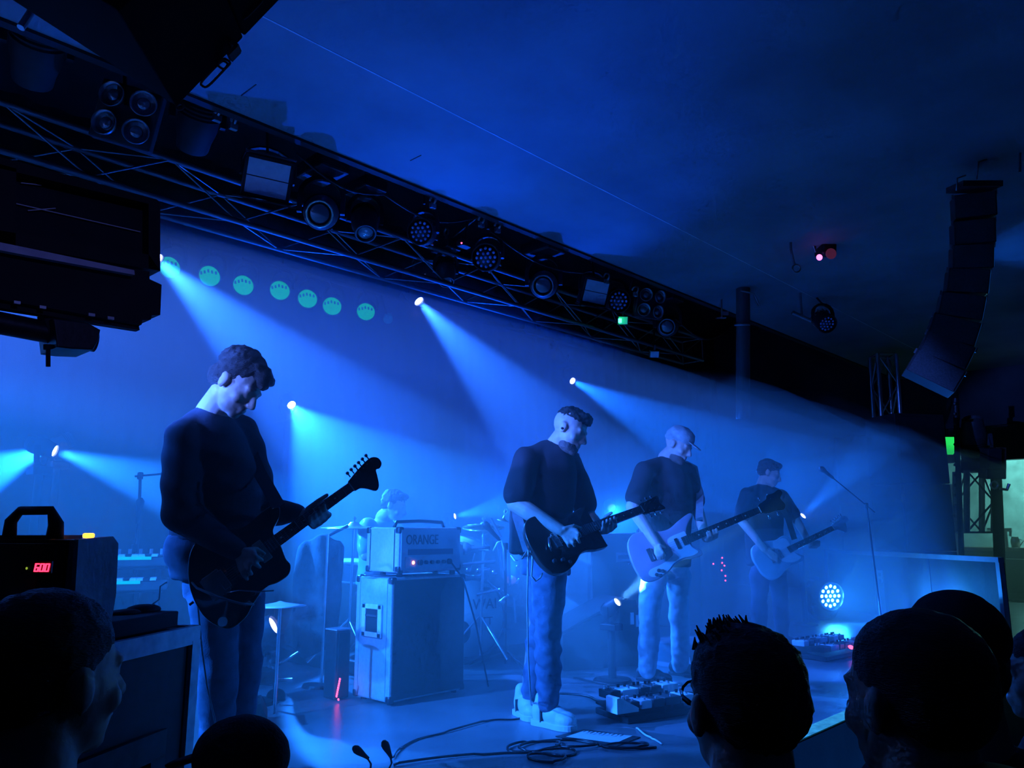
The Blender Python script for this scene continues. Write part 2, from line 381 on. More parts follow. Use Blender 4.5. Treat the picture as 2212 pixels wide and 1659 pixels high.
def blinder(label, c, X, Y, s, group):
    c = V(c); X = V(X).normalized(); Y = V(Y).normalized(); n = X.cross(Y).normalized(); Y = n.cross(X)
    r = thing('blinder_light', label, 'stage light', c, group)
    FM = frame(c, X, y=Y)
    MB().bbox((0, 0, -0.06 * s), (0.36 * s, 0.36 * s, 0.08 * s), 0.01, FM).build('housing', m_blk2, r)
    for ix in (-1, 1):
        for iy in (-1, 1):
            L = FM @ MX.Translation((ix * .088 * s, iy * .088 * s, 0)) @ MX.Rotation(0.2 * ix, 4, 'Y') @ MX.Scale(s, 4)
            lp = MB().lathe([(-0.03, 0.045), (0.0, 0.07), (0.03, 0.078), (0.034, 0.074), (0.004, 0.064)], 24, L, cap=False).build('lamp_rim', m_steel, r, smooth=True)
            MB().lathe([(0.004, 0.066), (-0.012, 0.055), (-0.022, 0.03), (-0.026, 0.001)], 24, L).build('reflector', m_refl, lp, smooth=True)
            MB().lathe([(-0.02, 0.030), (0.004, 0.040), (0.016, 0.032), (0.022, 0.001)], 20, L).build('bulb_cap', m_gls, lp, smooth=True)
    return r
def flood(label, c, X, Y, w, h, group):
    c = V(c); FM = frame(c, X, y=Y); r = thing('led_flood_light', label, 'stage light', c, group)
    MB().bbox((0, 0, -0.05), (w * 1.18, h * 1.22, 0.10), 0.008, FM).build('housing', m_blk, r)
    MB().box((0, 0.255 * h, 0.002), (w, 0.48 * h, 0.008), FM).build('light_panel', m_panel, r)
    MB().box((0, -0.255 * h, 0.002), (w, 0.48 * h, 0.008), FM).build('light_panel', m_panel, r)
    MB().box((0, 0, 0), (w * 1.5, 0.01, 0.16), FM @ MX.Translation((0, -h * .66, 0.06))).build('barn_door', m_blk, r)
    MB().box((0, 0, 0), (w * 1.2, 0.01, 0.14), FM @ MX.Translation((0, h * .66, 0.04))).build('barn_door', m_blk, r)
    yk = MB(); Xv = FM.to_3x3() @ V((1, 0, 0)); yoke(yk, c - (FM.to_3x3() @ V((0, 0, .05))), Xv, ZZ, w * .64, h * .95).build('bracket', m_blk, r)
    return r
def truss(name, label, p0, p1, a, b, bay, rc, rb, cm, bm_, group=None, four=True, cat='truss'):
    """box truss from p0 to p1, section a x b (vectors)"""
    p0, p1, a, b = V(p0), V(p1), V(a), V(b); r = thing(name, label, cat, p0, group); L = (p1 - p0).length; d = (p1 - p0) / L
    cs = [-a - b, a - b, a + b, -a + b]
    for q in cs: stick('chord', p0 + q, p1 + q, rc, cm, r, 10)
    n = max(1, int(round(L / bay))); st = L / n
    for i in range(n):
        for k in range(4):
            u, w = cs[k], cs[(k + 1) % 4]
            if (i + k) % 2: u, w = w, u
            stick('brace', p0 + d * st * i + u, p0 + d * st * (i + 1) + w, rb, bm_, r, 6)
    for e in (0, n):
        for k in range(4): stick('end_bar', p0 + d * st * e + cs[k], p0 + d * st * e + cs[(k + 1) % 4], rb, bm_, r, 6)
    return r
# --- front lighting truss behind the ceiling lip, with the pipe the lamps hang on
truss('lighting_truss', 'long dull aluminium box truss running above the stage behind the ceiling edge', (-1.5, 5.35, 3.42), (9.2, 5.35, 3.42), (0, 0.15, 0), (0, 0, 0.15), 0.5, 0.022, 0.007, mat('tarnished_aluminium', (0.13, 0.135, 0.15), 0.45, 0.7, var=0.3, scale=8), m_steel)
pp = tag(MB().cyl((-2.0, 4.72, 3.86), (10.0, 4.72, 3.86), 0.024, n=12).build('lamp_pipe', m_blk, smooth=True), 'long dark pipe that the front row of lamps hangs from', 'pipe')
GF = 'lamps hung in the front row'
YF = 4.66
def fr(x, y, Y=YF): return ony(x, y, Y)
blinder('four-lamp blinder hung nearest the black loudspeaker', fr(270, 246, 4.62), (0.80, -0.55, -0.22), (0.15, -0.35, 0.92), 0.98, GF)
blinder('small four-lamp blinder at the far end of the lamp row', fr(1407, 655), (0.85, -0.45, -0.05), (0.0, -0.3, 0.95), 0.95, GF)
flood('pale rectangular flood lamp nearest the four-lamp blinder', fr(578, 386), (0.9, -0.42, -0.08), (0.0, -0.42, 0.9), 0.275, 0.235, GF)
flood('pale square flood lamp towards the far end of the lamp row', fr(1287, 631), (0.9, -0.42, -0.08), (0.0, -0.42, 0.9), 0.25, 0.225, GF)
moving_head('grey moving head with a bright ring round its lens', fr(690, 462), P(560, 560, 2.5), s=1.15, group=GF, ring=m_ring)
moving_head('grey moving head below the two yellow stickers, near mid row', fr(1173, 617), P(1090, 720, 3), s=1.2, group=GF, sticker=True, ring=m_steel)
moving_head('dim grey moving head last in the lamp row', fr(1441, 706), P(1360, 800, 3.5), s=1.1, group=GF, ring=m_steel)
moving_head('unlit dark moving head beside the first LED par', fr(790, 505, 5.0), fr(800, 640, 4.6), s=1.0, group=GF, sticker=True)
moving_head('big unlit moving head above the left end of the truss', fr(70, 175, 4.8), fr(70, 175, 4.8) + V((.1, .5, -.35)), s=1.2, headm=m_blk2, group=GF)
moving_head('big unlit moving head between blinder and rectangular flood', fr(415, 320, 4.85), fr(415, 320, 4.85) + V((.1, .4, -.35)), s=1.15, headm=m_blk2, group=GF)
moving_head('small unlit moving head under the middle of the truss', fr(965, 610, 5.2), fr(975, 700, 5.0), s=0.8, group=GF)
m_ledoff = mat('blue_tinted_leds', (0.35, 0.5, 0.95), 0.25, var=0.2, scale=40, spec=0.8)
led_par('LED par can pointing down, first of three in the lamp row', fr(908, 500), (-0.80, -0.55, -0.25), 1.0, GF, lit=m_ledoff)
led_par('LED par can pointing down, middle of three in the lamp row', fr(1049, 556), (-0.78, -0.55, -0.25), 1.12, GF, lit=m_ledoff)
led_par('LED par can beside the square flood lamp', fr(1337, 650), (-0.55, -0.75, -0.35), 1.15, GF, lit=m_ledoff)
def small_box(name, label, cat, c, size, m, aim=(-.7, -.6, -.2), group=None, extra=None):
    r = thing(name, label, cat, c, group); M = zframe(c, aim)
    MB().bbox((0, 0, 0), size, min(size) * .12, M).build('housing', m, r)
    MB().box((0, 0, size[2] / 2), (size[0] * .8, size[1] * .8, .006), M).build('front', extra or m_panel, r)
    MB().box((0, size[1] * .5 + .03, 0), (.02, .07, .02), M).build('bracket', m_blk, r)
    return r
small_box('small_flood_light', 'small pale box light hanging alone under the end of the row', 'stage light', fr(1413, 764, 5.0), (0.12, 0.09, 0.06), m_gry, (-.6, -.6, -.5))
m_grn = emis('green_led', (0.02, 1.0, 0.15), 14.0)
g = small_box('exit_light', 'small glowing green lamp under the end of the lamp row', 'lamp', fr(1345, 692, 4.9), (0.12, 0.10, 0.06), m_gry, (-.6, -.6, -.3))
MB().box((0, 0, 0.04), (0.035, 0.045, 0.01), zframe(fr(1338, 692, 4.88), (-.6, -.6, -.3))).build('glowing_strip', m_grn, g)
m_red = emis('red_led', (1.0, 0.05, 0.12), 5.0)
rl = thing('cable_box', 'black junction box with a tiny red light under the truss', 'box', fr(1003, 527, 4.8))
MB().bbox(fr(1003, 527, 4.8), (.12, .08, .06), .008).build('box', m_blk, rl); disc('red_light', fr(997, 525, 4.74), (-.7, -.7, 0), 0.008, m_red, rl, .004)
# cable swags along the front truss
for i, (xa, ya, xb, yb, sg) in enumerate([(640, 330, 830, 420, .10), (830, 420, 1030, 470, .12), (1060, 500, 1260, 590, .10), (1460, 690, 1590, 690, .25)]):
    a, b = fr(xa, ya, 4.62), fr(xb, yb, 4.62)
    tag(MB().tube([a.lerp(b, t / 12) - ZZ * sg * math.sin(math.pi * t / 12) for t in range(13)], 0.008, 6).build('power_cable', m_blk, smooth=True),
        ['black cable sagging above the rectangular flood lamp', 'black cable sagging above the first LED par', 'black cable sagging above the middle moving head', 'black cable swag between lamp row end and dark column'][i], 'cable', 'cables on the lamp row')
HKL = ['hook clamp nearest the big black loudspeaker', 'hook clamp above the big unlit moving head', 'hook clamp above the first LED par', 'hook clamp above the middle LED par', 'hook clamp just past the middle LED par', 'hook clamp above the square flood lamp', 'hook clamp last along the ceiling edge']
for i, (x, y) in enumerate([(470, 240), (505, 258), (935, 432), (1040, 474), (1075, 486), (1310, 598), (1372, 626)]):
    c = fr(x, y, 4.5)
    cc = thing('hook_clamp', HKL[i], 'clamp', c, 'hook clamps along the ceiling edge')
    MB().tube([c + V((0, .035 * math.cos(q * .5), .035 * math.sin(q * .5))) for q in range(11)], 0.010, 6).build('hook', m_steel, cc, smooth=True)
    MB().box(c + V((0, 0, -.05)), (.05, .03, .04)).build('block', m_steel, cc)
# --- upstage row: round reflector lamps with a green tint, then the lit moving heads
m_gpar = mat('green_gel', (0.05, 0.75, 0.45), 0.35, var=0.25, scale=30, spec=0.6)
m_ghl = emis('green_glow_gel', (0.0, 0.6, 0.14), 0.75, (0.02, 0.4, 0.12))
YU = 7.1
bp = thing('upstage_pipe', 'dark pipe along the back carrying the row of green lamps', 'pipe', ony(300, 540, YU))
stick('pipe', V((1.0, YU + .15, 3.78)), V((9.5, YU + .15, 3.78)), 0.024, m_blk, bp, 10)
def hang(o, dz=0.0, to=None):
    q = o.matrix_world.translation; t = V(to) if to else V((q.x, 4.72, 3.86)); stick('hanger', V((q.x, q.y, q.z + dz)), t, .011, m_blk, o, 6)
for o in [o for o in COL.objects if o.get('group') == GF]:
    hang(o, .05)
hang(bpy.data.objects['small_flood_light'], .03, fr(1413, 700, 5.2)); hang(bpy.data.objects['exit_light'], .03); hang(bpy.data.objects['cable_box'], .02)
GB = 'round green lamps along the back'
gp = [(365, 578), (452, 597), (525, 617), (604, 628), (664, 646), (717, 662), (790, 674)]
gl = ['round green lamp half hidden in the top left beam', 'round green lamp second from the black fixture', 'round green lamp third from the black fixture', 'round green lamp in the middle of the back row', 'round green lamp fifth from the black fixture', 'round green lamp second from the far end of its row', 'round green lamp at the far end of its row']
for (x, y), lb in zip(gp, gl):
    c = ony(x, y, YU); aim = V((-0.62, -0.62, -0.55)).normalized(); r = thing('par_can', lb, 'stage light', c, GB); Z = zframe(c, aim)
    MB().lathe([(-0.24, 0.05), (-0.20, 0.085), (-0.02, 0.104), (0.0, 0.112), (0.005, 0.104), (-0.02, 0.098)], 26, Z).build('can', m_blk, r, smooth='auto')
    disc('gel', c - aim * 0.012, aim, 0.1, m_ghl, r, 0.012)
    for k in range(5): MB().box((-0.07 + .035 * k, 0.055 - .01 * abs(k - 2), 0.004), (0.016, 0.03, 0.012), Z).build('reflector_facet', m_refl, r)
    yoke(MB(), c - aim * .1, aim.cross(ZZ), ZZ, .115, .2, .02).build('bracket', m_blk, r); hang(r, .2, (c.x + .05, YU + .15, 3.78))
c = ony(838, 690, YU); r = thing('par_can', 'small dented green lamp hanging past the end of the row', 'stage light', c, GB)
MB().lathe([(-0.12, 0.03), (-0.08, 0.05), (0.0, 0.055), (0.004, 0.05)], 16, zframe(c, (-.5, -.6, -.6))).build('can', m_gpar, r, smooth=True); hang(r, .02, (c.x, YU + .15, 3.78))
GM = 'lit moving heads'
BEAMS = [
 ('moving head throwing the lilac beam from beside the black fixture', ony(340, 560, 6.9), P(880, 1060, 6.0), LILAC, 4500, 26, .12, 1, .75),
 ('moving head throwing the lilac beam above mid stage', ony(905, 651, 6.9), P(1330, 1110, 7.6), LILAC, 4200, 25, .12, 1, .8),
 ('moving head throwing the thin beam behind the cropped-haired player', ony(1237, 823, 6.9), P(1620, 1020, 8.4), BLUE, 3600, 19, .15, 1, .65),
 ('moving head throwing the wide bright cyan beam behind the drums', ony(630, 875, 6.9), P(900, 1230, 5.9), CYAN, 2100, 42, .12, -1, .6),
 ('moving head at far left throwing a beam off stage', ony(103, 969, 7.1), P(-260, 1120, 5.6), BLUE, 5000, 44, .12, -1, .6),
 ('moving head at far left throwing a beam towards the keyboards', ony(119, 974, 6.5), P(500, 1100, 6.0), CYAN, 2000, 29, .12, -1, .6),
 ('low moving head behind the drums pointing up to the right', ony(983, 1115, 6.7), P(1420, 1020, 8.2), BLUE, 1300, 27, .12, -1, .45),
 ('small moving head near the far end pointing up', P(1735, 1114, 9.0), P(1880, 975, 8.4), BLUE, 220, 22, .15, -1, .5)]
for lb, p, t, c, pw, dg, bl, up, sz in BEAMS:
    o = moving_head(lb, p, t, c, pw, dg, bl, s=sz, up=up, group=GM, lens=26, base=True, post=up < 0)
    if up > 0: hang(o, .03, (o.matrix_world.translation.x, YU + .15, 3.78))
# side lamp tower off the left of the stage, whose light rakes across the players
tw = truss('lamp_tower', 'aluminium truss tower at the left wing with lamps on top', (-1.35, 5.0, 0.02), (-1.35, 5.0, 2.9), (0.14, 0, 0), (0, 0.14, 0), 0.4, 0.022, 0.009, m_alu, m_steel)
moving_head('side lamp on the left wing tower, upper', (-1.0, 4.75, 2.8), (3.0, 3.25, .95), (.016, .15, 1.0), 3000, 33, .35, s=1, up=-1, group='lamps on the wing tower', lens=20)
moving_head('side lamp on the left wing tower, lower', (-1.0, 4.75, 1.95), (3.1, 3.7, 0.25), CYAN, 2600, 40, .4, s=1, up=-1, group='lamps on the wing tower', lens=20)
# washes from the upstage floor that catch the low ceiling
moving_head('floor wash lamp upstage aimed at the low ceiling', (7.6, 7.2, .42), (4.7, 4.25, 3.6), DEEP, 1600, 34, .8, s=1, up=-1, group='floor wash lamps', lens=.25)
moving_head('floor wash lamp at mid stage back aimed at the low ceiling', (4.9, 7.3, .42), (2.6, 3.8, 3.6), DEEP, 1150, 42, .7, s=1, up=-1, group='floor wash lamps', lens=.25)
# front wash from the house side, aimed over the heads of the audience
moving_head('front wash lamp hung from the house ceiling aimed at the players', (9.0, -1.0, 2.95), (3.6, 3.7, .8), (.008, .2, 1.0), 480, 40, .25, s=1, up=1, lens=8)
moving_head('added wide lamp on a post behind the bass player brightening the far haze', (9.0, 6.6, 1.35), (6.0, 3.4, .2), (.004, .13, 1.0), 1300, 60, .9, s=.8, up=-1, lens=.3, post=True)  # invented source, added to brighten the haze at the far end
moving_head('side lamp on a post at the left wing at head height', (-1.6, 3.75, 1.95), (4.0, 3.0, 1.75), (.05, .155, 1.0), 4800, 20, .3, s=1, up=-1, lens=20, post=True)
moving_head('added small lamp behind the audience brightening the strobe fixture at left', (0.4, -3.2, 2.9), (.55, 2.3, 1.95), (.16, .2, 1.0), 70, 17, .6, s=.8, up=1, lens=2)  # unseen lamp added to brighten the strobe fixture's front and lip
moving_head('added narrow lamp at the left wing brightening the player in white shoes', (-1.6, 2.5, 2.3), (3.35, 2.98, 1.38), (.07, .18, 1.0), 900, 10, .6, s=.8, up=-1, lens=10, post=True)  # extra unseen lamp, added because the front player blocks the side light
# ------------------------------------------------------------------ loudspeakers and gear round the edges of the stage
m_wood = mat('black_tolex', (0.014, 0.014, 0.016), 0.6, var=0.35, scale=60, bump=0.25, bscale=200)
m_grille = mat('speaker_grille', (0.05, 0.053, 0.06), 0.55, 0.2, var=0.3, scale=90, bump=0.3, bscale=260)
# near loudspeaker hang, top left, seen from behind and below
O = P(385, 236, 2.3); ax = (P(75, 35, 2.38) - O).normalized(); ay = (P(575, 0, 2.42) - O)
FM = frame(O, ax, y=ay)
m_soot = mat('soot_black', (0.003, 0.003, 0.004), 0.95, var=.2, spec=.1)
pa = thing('line_array_speaker', 'big black hanging loudspeaker filling the top left corner', 'loudspeaker', FM)
for k in range(2): MB().bbox((0.34, 0.15 + 0.305 * k, -0.2), (0.68, 0.30, 0.38), 0.006, FM).build('cabinet', m_soot, pa)
def ringpts(c, a, b, w, h, n=20, e=4):
    out = []
    for k in range(n):
        t = 2 * math.pi * k / n; x, y = math.cos(t), math.sin(t)
        out.append(V(c) + V(a) * w * math.copysign(abs(x) ** (2 / e), x) + V(b) * h * math.copysign(abs(y) ** (2 / e), y))
    return out
ax3, ay3 = FM.to_3x3() @ V((1, 0, 0)), FM.to_3x3() @ V((0, 1, 0))
for (x, y, h) in [(463, 160, .052), (484, 138, .016), (541, 16, .045)]:
    MB().tube(ringpts(P(x, y, 2.33), ax3, ay3, 0.014, h), 0.0035, 6, closed=True).build('handle', m_blk2, pa, smooth=True)
MB().tube(ringpts(P(389, 230, 2.3), ax3, ay3, 0.010, 0.010, e=2), 0.004, 6, closed=True).build('shackle', m_blk2, pa, smooth=True)
MB().box((0, 0, 0), (0.05, 0.012, 0.03), frame(P(502, 97, 2.34), ax3, y=ay3)).box((-.022, -.02, 0), (0.012, 0.04, 0.03), frame(P(502, 97, 2.34), ax3, y=ay3)).build('latch', m_blk2, pa)
MB().cyl(P(45, 60, 2.5), P(110, -40, 2.6), .012).build('fly_bar', m_steel, pa)
# black strobe fixture on a pipe at the left edge
YST = 2.3
def st(x, y, Y=YST):
    q = ony(x, y, Y); return (q.x, q.z)
XZ = MX(((1, 0, 0, 0), (0, 0, -1, 0), (0, 1, 0, 0), (0, 0, 0, 1)))        # local xy -> world XZ, local z -> -Y
base = ony(150, 640, YST)
sf = thing('strobe_light', 'large black strobe fixture with a dark glass window, clamped on a pipe', 'stage light', V((base.x, base.y, base.z)))
fo = [st(-160, 308), st(8, 351), st(330, 437), st(337, 446), st(337, 590), st(-160, 480)]; fi = [st(28, 378), st(312, 448), st(310, 562), st(26, 520)]
def plate(pts, y0, y1, name, m, parent, bev=0.0): return MB().prism(pts, -y1, -y0, XZ, bev).build(name, m, parent)
plate([st(-160, 308), st(8, 351), st(330, 437), st(337, 446), st(336, 452), st(-160, 335)], YST - .03, YST + .12, 'frame_rail', m_blk2, sf)
plate([st(312, 446), st(337, 452), st(337, 590), st(312, 585)], YST - .03, YST + .12, 'frame_rail', m_blk2, sf)
plate([st(-160, 480), st(-160, 505), st(337, 590), st(312, 555)], YST - .03, YST + .12, 'frame_rail', m_blk2, sf)
plate([st(-160, 320), st(28, 372), st(26, 545), st(-160, 505)], YST - .03, YST + .12, 'frame_rail', m_blk2, sf)
m_win = mat('dark_window_glass', (0.035, 0.037, 0.045), 0.06, 0.0, var=0.1, spec=0.7, coat=0.5)
gw = plate([st(-160, 330), st(318, 446), st(318, 570), st(-160, 500)], YST + .015, YST + .03, 'glass', m_win, sf)
for a, b in [((35, 440), (303, 501)), ((45, 395), (90, 400)), ((60, 455), (120, 450)), ((70, 520), (92, 517))]:
    stick('glass_line', ony(a[0], a[1], YST + .008), ony(b[0], b[1], YST + .008), .0018, m_panel, gw)  # thin pale lines laid on the window glass
m_lip2 = mat('lilac_grey_lip', (0.85, 0.82, 0.95), 0.5, var=0.15, scale=30)
plate([st(-40, 528), st(60, 548), st(275, 592), st(276, 602), st(50, 562), st(-40, 545)], YST - .05, YST - .03, 'lower_lip', m_lip2, sf)
bd = plate([st(-160, 505), st(317, 590), st(317, 606), st(343, 618), st(340, 683), st(321, 684), st(320, 693), st(302, 694), st(300, 704), st(-160, 622)], YST - .02, YST + .045, 'body', m_blk2, sf)
rl_ = MB().prism([st(-160, 622), st(300, 704), st(302, 713), st(-160, 640)], -(YST + .03), -(YST + .0), XZ).build('bottom_rail', m_blk2, sf)
m_slot = mat('slot_haze_paint', (0.75, 0.77, 0.8), 0.35, 0.3)  # pale plates painted as the bright haze behind see-through slots
for x, y in [(30, 658), (85, 668), (190, 684), (231, 691)]:
    plate([st(x - 7, y - 4), st(x + 7, y - 2), st(x + 7, y + 4), st(x - 7, y + 2)], YST - .03, YST - .021, 'slot', m_slot, bd)
yk_ = MB().tube([ony(105, 680, YST + .04), ony(120, 720, YST + .04)], .03, 8).build('clamp_neck', m_blk2, sf)
MB().tube([ony(104, 745, YST + .03), ony(104, 792, YST + .03)], .006, 8).tube([ony(104, 745, YST + .03), ony(104, 755, YST + .03)], .012, 8).build('clamp_bolt', m_blk2, sf)
MB().prism([st(110, 690), st(185, 700), st(212, 715), st(206, 740), st(196, 758), st(150, 756), st(118, 752)], -(YST + .12), -(YST - .02), XZ, .004).build('clamp_jaw', m_blk, sf)
tag(MB().cyl(ony(-220, 655, YST + .05), ony(206, 738, YST + .05), .030, n=20).build('scaffold_pipe', m_blk, smooth='auto'), 'thick black pipe under the strobe fixture at left', 'pipe')
# flight case with pale edging, fog machine and black box on it
e1 = (FW0 * math.cos(math.radians(10.9)) + RT * math.sin(math.radians(10.9))); el = ZZ.cross(e1)
O = P(433, 1350, 2.3); zt = O.z
FC = frame(V((O.x, O.y, 0)), e1, y=el)                                     # local x away from camera, y to the left, z up
fc = thing('flight_case', 'black flight case with pale metal edging under the fog machine', 'case', FC)
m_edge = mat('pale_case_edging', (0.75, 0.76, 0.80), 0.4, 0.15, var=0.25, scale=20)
m_lam = mat('black_laminate', (0.02, 0.02, 0.024), 0.5, var=0.3, scale=25)
LC = 0.78
MB().box((-LC / 2, 0.31, zt / 2 + .01), (LC - .02, 0.60, zt - .03), FC).build('body', m_lam, fc)
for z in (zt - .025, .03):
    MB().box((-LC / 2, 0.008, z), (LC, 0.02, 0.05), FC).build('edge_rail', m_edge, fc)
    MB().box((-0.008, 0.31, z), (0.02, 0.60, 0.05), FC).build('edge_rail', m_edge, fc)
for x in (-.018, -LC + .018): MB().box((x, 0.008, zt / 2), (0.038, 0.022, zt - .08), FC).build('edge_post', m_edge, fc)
m_lam2 = mat('grey_laminate', (0.06, 0.06, 0.068), 0.5, var=0.3, scale=25)
MB().box((-.17, -0.004, .25), (0.06, 0.012, .42), FC).box((-.36, -0.004, .49), (0.44, 0.012, .07), FC).build('door_frame', m_lam2, fc)
for z in (.3, .42): disc('rivet', FC @ V((-.02, -.004, z)), FC.to_3x3() @ V((0, -1, 0)), .004, m_blk, fc)
# fog machine
FG = frame(P(160, 1165, 1.86), e1, y=el) ; zb = zt - FG.translation.z        # origin: top front right corner
fg = thing('fog_machine', 'black fog machine with red lit digits and a carry handle', 'fog machine', FC @ V((-.35, .3, zt)))
hh = -zb
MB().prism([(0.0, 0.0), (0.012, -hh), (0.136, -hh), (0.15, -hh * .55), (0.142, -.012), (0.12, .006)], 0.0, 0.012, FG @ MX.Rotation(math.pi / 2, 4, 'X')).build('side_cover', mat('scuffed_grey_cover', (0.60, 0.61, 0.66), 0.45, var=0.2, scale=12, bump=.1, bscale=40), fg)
MB().box((0.072, 0.19, -hh / 2), (0.135, 0.35, hh - .004), FG).build('body', m_blk2, fg)
MB().prism([(0, .02), (0, .40), (-.05, .42), (-.05, .05), (-.02, .03)], -hh, -.01, FG).build('front_panel', m_blk2, fg)
hd = MB(); 
h0, h1 = P(20, 1160, 1.88), P(118, 1160, 1.86)
up = .062
hd.tube([h0 - el * -.0, h0 + ZZ * up * .6, h0 + ZZ * up + RT * .02, h1 + ZZ * up - RT * .015, h1 + ZZ * up * .5, h1 - ZZ * .005], [.016, .014, .011, .011, .017, .02], 8)
hd.build('handle', m_blk2, fg, smooth=True)
m_seg = emis('red_digits', (1.0, 0.02, 0.06), 4.0); m_seg2 = emis('green_dot', (0.35, 0.5, 0.05), .6)
# three lit seven-segment digits reading 600, on the front panel
FN = FG.to_3x3() @ V((-1, 0, 0)); 
dsp = FG @ V((-.052, .05, -.068)); dl = FG.to_3x3() @ V((0, -1, 0))
def seg(o, cells, parent):
    w, h, t = .0085, .016, .0028
    S = {'a': ((0, h), (w, h)), 'b': ((w, h), (w, h / 2)), 'c': ((w, h / 2), (w, 0)), 'd': ((0, 0), (w, 0)), 'e': ((0, h / 2), (0, 0)), 'f': ((0, h), (0, h / 2)), 'g': ((0, h / 2), (w, h / 2))}
    for c in cells:
        (x0, y0), (x1, y1) = S[c]; a = o + dl * (x0 + y0 * .15) + ZZ * y0; b = o + dl * (x1 + y1 * .15) + ZZ * y1
        MB().box((0, 0, 0), ((b - a).length + t * .6, t, .002), frame((a + b) / 2, b - a, z=FN)).build('digit_segment', m_seg, parent)
dp = MB().box((.017, .006, 0), (.052, .026, .004), frame(dsp, dl, y=ZZ)).build('display', mat('display_window', (.05, .0, .002), .3), fg)
for k, c in enumerate(['acdefg', 'abcdef', 'abcdef']): seg(dsp + dl * (k * .0135) - ZZ * .003 + FN * .003, c, dp)
disc('status_dot', dsp - dl * .022 + ZZ * .003 + FN * .002, FN, .003, m_seg2, fg)
m_amb = emis('amber_led', (1.0, 0.28, 0.02), 5.0)
MB().bbox((0.085, 0.03, .008), (0.03, 0.014, .012), .004, FG).build('amber_light', m_amb, fg)
MB().box((0.07, 0.19, .004), (0.11, 0.22, .01), FG).build('top_plate', m_blk, fg)
lb = thing('black_box', 'flat black box with a crumpled cloth on the flight case', 'box', FC @ V((-.2, .12, zt)))
MB().bbox((-.22, .14, zt + .022), (.34, .2, .044), .004, FC).build('case_body', m_blk2, lb)
MB().ell(FC @ V((-.1, .12, zt + .05)), (.05, .03, .016)).ell(FC @ V((-.16, .13, zt + .048)), (.04, .03, .01)).build('cloth', m_blk2, lb, smooth=True)
tag(MB().tube([FC @ V((-.1, .1, zt + .06)), FC @ V((-.06, .1, zt + .075)), FC @ V((-.03, .12, zt + .11)), FC @ V((0.0, .12, zt + .12))], .0022, 6).build('white_cable', mat('white_cable', (.8, .8, .8), .5), smooth=True), 'thin white cable arching from the black box on the case', 'cable')
# far line array, curved, on the right
la = thing('line_array_speaker', 'curved hanging line array of dark grey boxes at far right', 'loudspeaker', P(2090, 400, 5.6))
sp = [(2108, 442, 78, -3), (2106, 500, 78, -2), (2103, 553, 77, 1), (2093, 606, 78, 6), (2079, 660, 84, 11), (2062, 711, 92, 18), (2046, 755, 98, 26), (2022, 800, 104, 31)]
for i, (x, y, w, a) in enumerate(sp):
    c = P(x, y, 5.6); s_ = 5.6 / F; M = MX.Translation(c) @ (MX((RT, UPV, -FWD)).transposed().to_4x4()) @ MX.Rotation(math.radians(-a), 4, 'Z') @ MX.Rotation(math.radians(-22), 4, 'Y')
    MB().bbox((0, 0, -.12), (w * s_ * 1.02, .172, .24), .006, M).build('cabinet', m_wood, la)
    MB().box((0, 0, .002), (w * s_ * .94, .160, .01), M).build('grille', m_grille, la)
    for sx in (-1, 1): MB().box((sx * (w * s_ * .53), .08, -.05), (.012, .035, .02), M).build('rigging_pin', m_steel, la)
MB().box((0, 0, 0), (.28, .04, .22), MX.Translation(P(2104, 404, 5.64)) @ (MX((RT, UPV, -FWD)).transposed().to_4x4())).build('fly_frame', m_blk2, la)
for (x0, y0, x1, y1) in [(2110, 388, 2114, 350), (2066, 412, 2068, 385)]:
    MB().tube([P(x0, y0, 5.6), P(x1, y1, 5.6), P(x1 + 18, y1 - 6, 5.6)], .006, 6).build('chain', m_steel, la, smooth=True)
tag(MB().cyl(P(2202, 372, 5.5), P(2204, 250, 5.5), .010, n=8).build('hoist_chain', m_steel), 'thin steel hoist chain at the top right edge', 'chain')
# small lamp near ceiling, far column, bracket, arm
m_pink = emis('pink_lamp', (1.0, 0.10, 0.42), 4.0); m_pkd = emis('pink_dim', (.35, .06, .2), .12)
pk = thing('ceiling_projector', 'small dark projector with a pink glowing eye under the ceiling', 'lamp', P(1780, 545, 7.2))
MB().bbox((0, 0, 0), (.14, .11, .2), .02, zframe(P(1783, 540, 7.35), -FWD)).build('housing', m_blk, pk)
disc('eye', P(1770, 556, 7.2), -FWD, .028, m_pink, pk, .015); disc('reflector', P(1795, 548, 7.22), -FWD, .05, m_pkd, pk, .01)
MB().cyl(P(1762, 545, 7.3), P(1752, 515, 7.3), .01).build('hanger', m_steel, pk)
stick('ceiling_rod', P(1762, 545, 7.3), V((P(1762, 545, 7.3).x, P(1762, 545, 7.3).y, ZC)), .008, m_blk, pk)
ar = thing('cable_hook', 'thin hooked steel rod hanging beside the pink lamp', 'hook', P(1715, 540, 7.2))
MB().tube([P(1709, 541, 7.2) + ZZ * .12, P(1709, 541, 7.2), P(1716, 572, 7.2)], .012, 8).build('rod', m_steel, ar); stick('wire', P(1709, 541, 7.2), V((P(1709, 541, 7.2).x, P(1709, 541, 7.2).y, ZC)), .004, m_blk, ar); MB().tube(ringpts(P(1720, 580, 7.2), RT, UPV, .035, .035, e=2), .008, 6, closed=True).build('ring', m_steel, ar, smooth=True)
cm = thing('roof_column', 'dark round column rising to the ceiling past the far players', 'column', P(1605, 900, 8.6))
stick('shaft', P(1605, 905, 8.6), P(1605, 622, 8.6), .075, m_gry, cm, 16); stick('collar', P(1603, 704, 8.55), P(1603, 700, 8.55), .085, m_steel, cm, 16)
MB().tube([P(1610, 612, 8.5), P(1622, 600, 8.5)], .012, 6).tube([P(1600, 628, 8.5), P(1628, 634, 8.5), P(1640, 660, 8.5)], .010, 6).build('conduit', m_steel, cm)
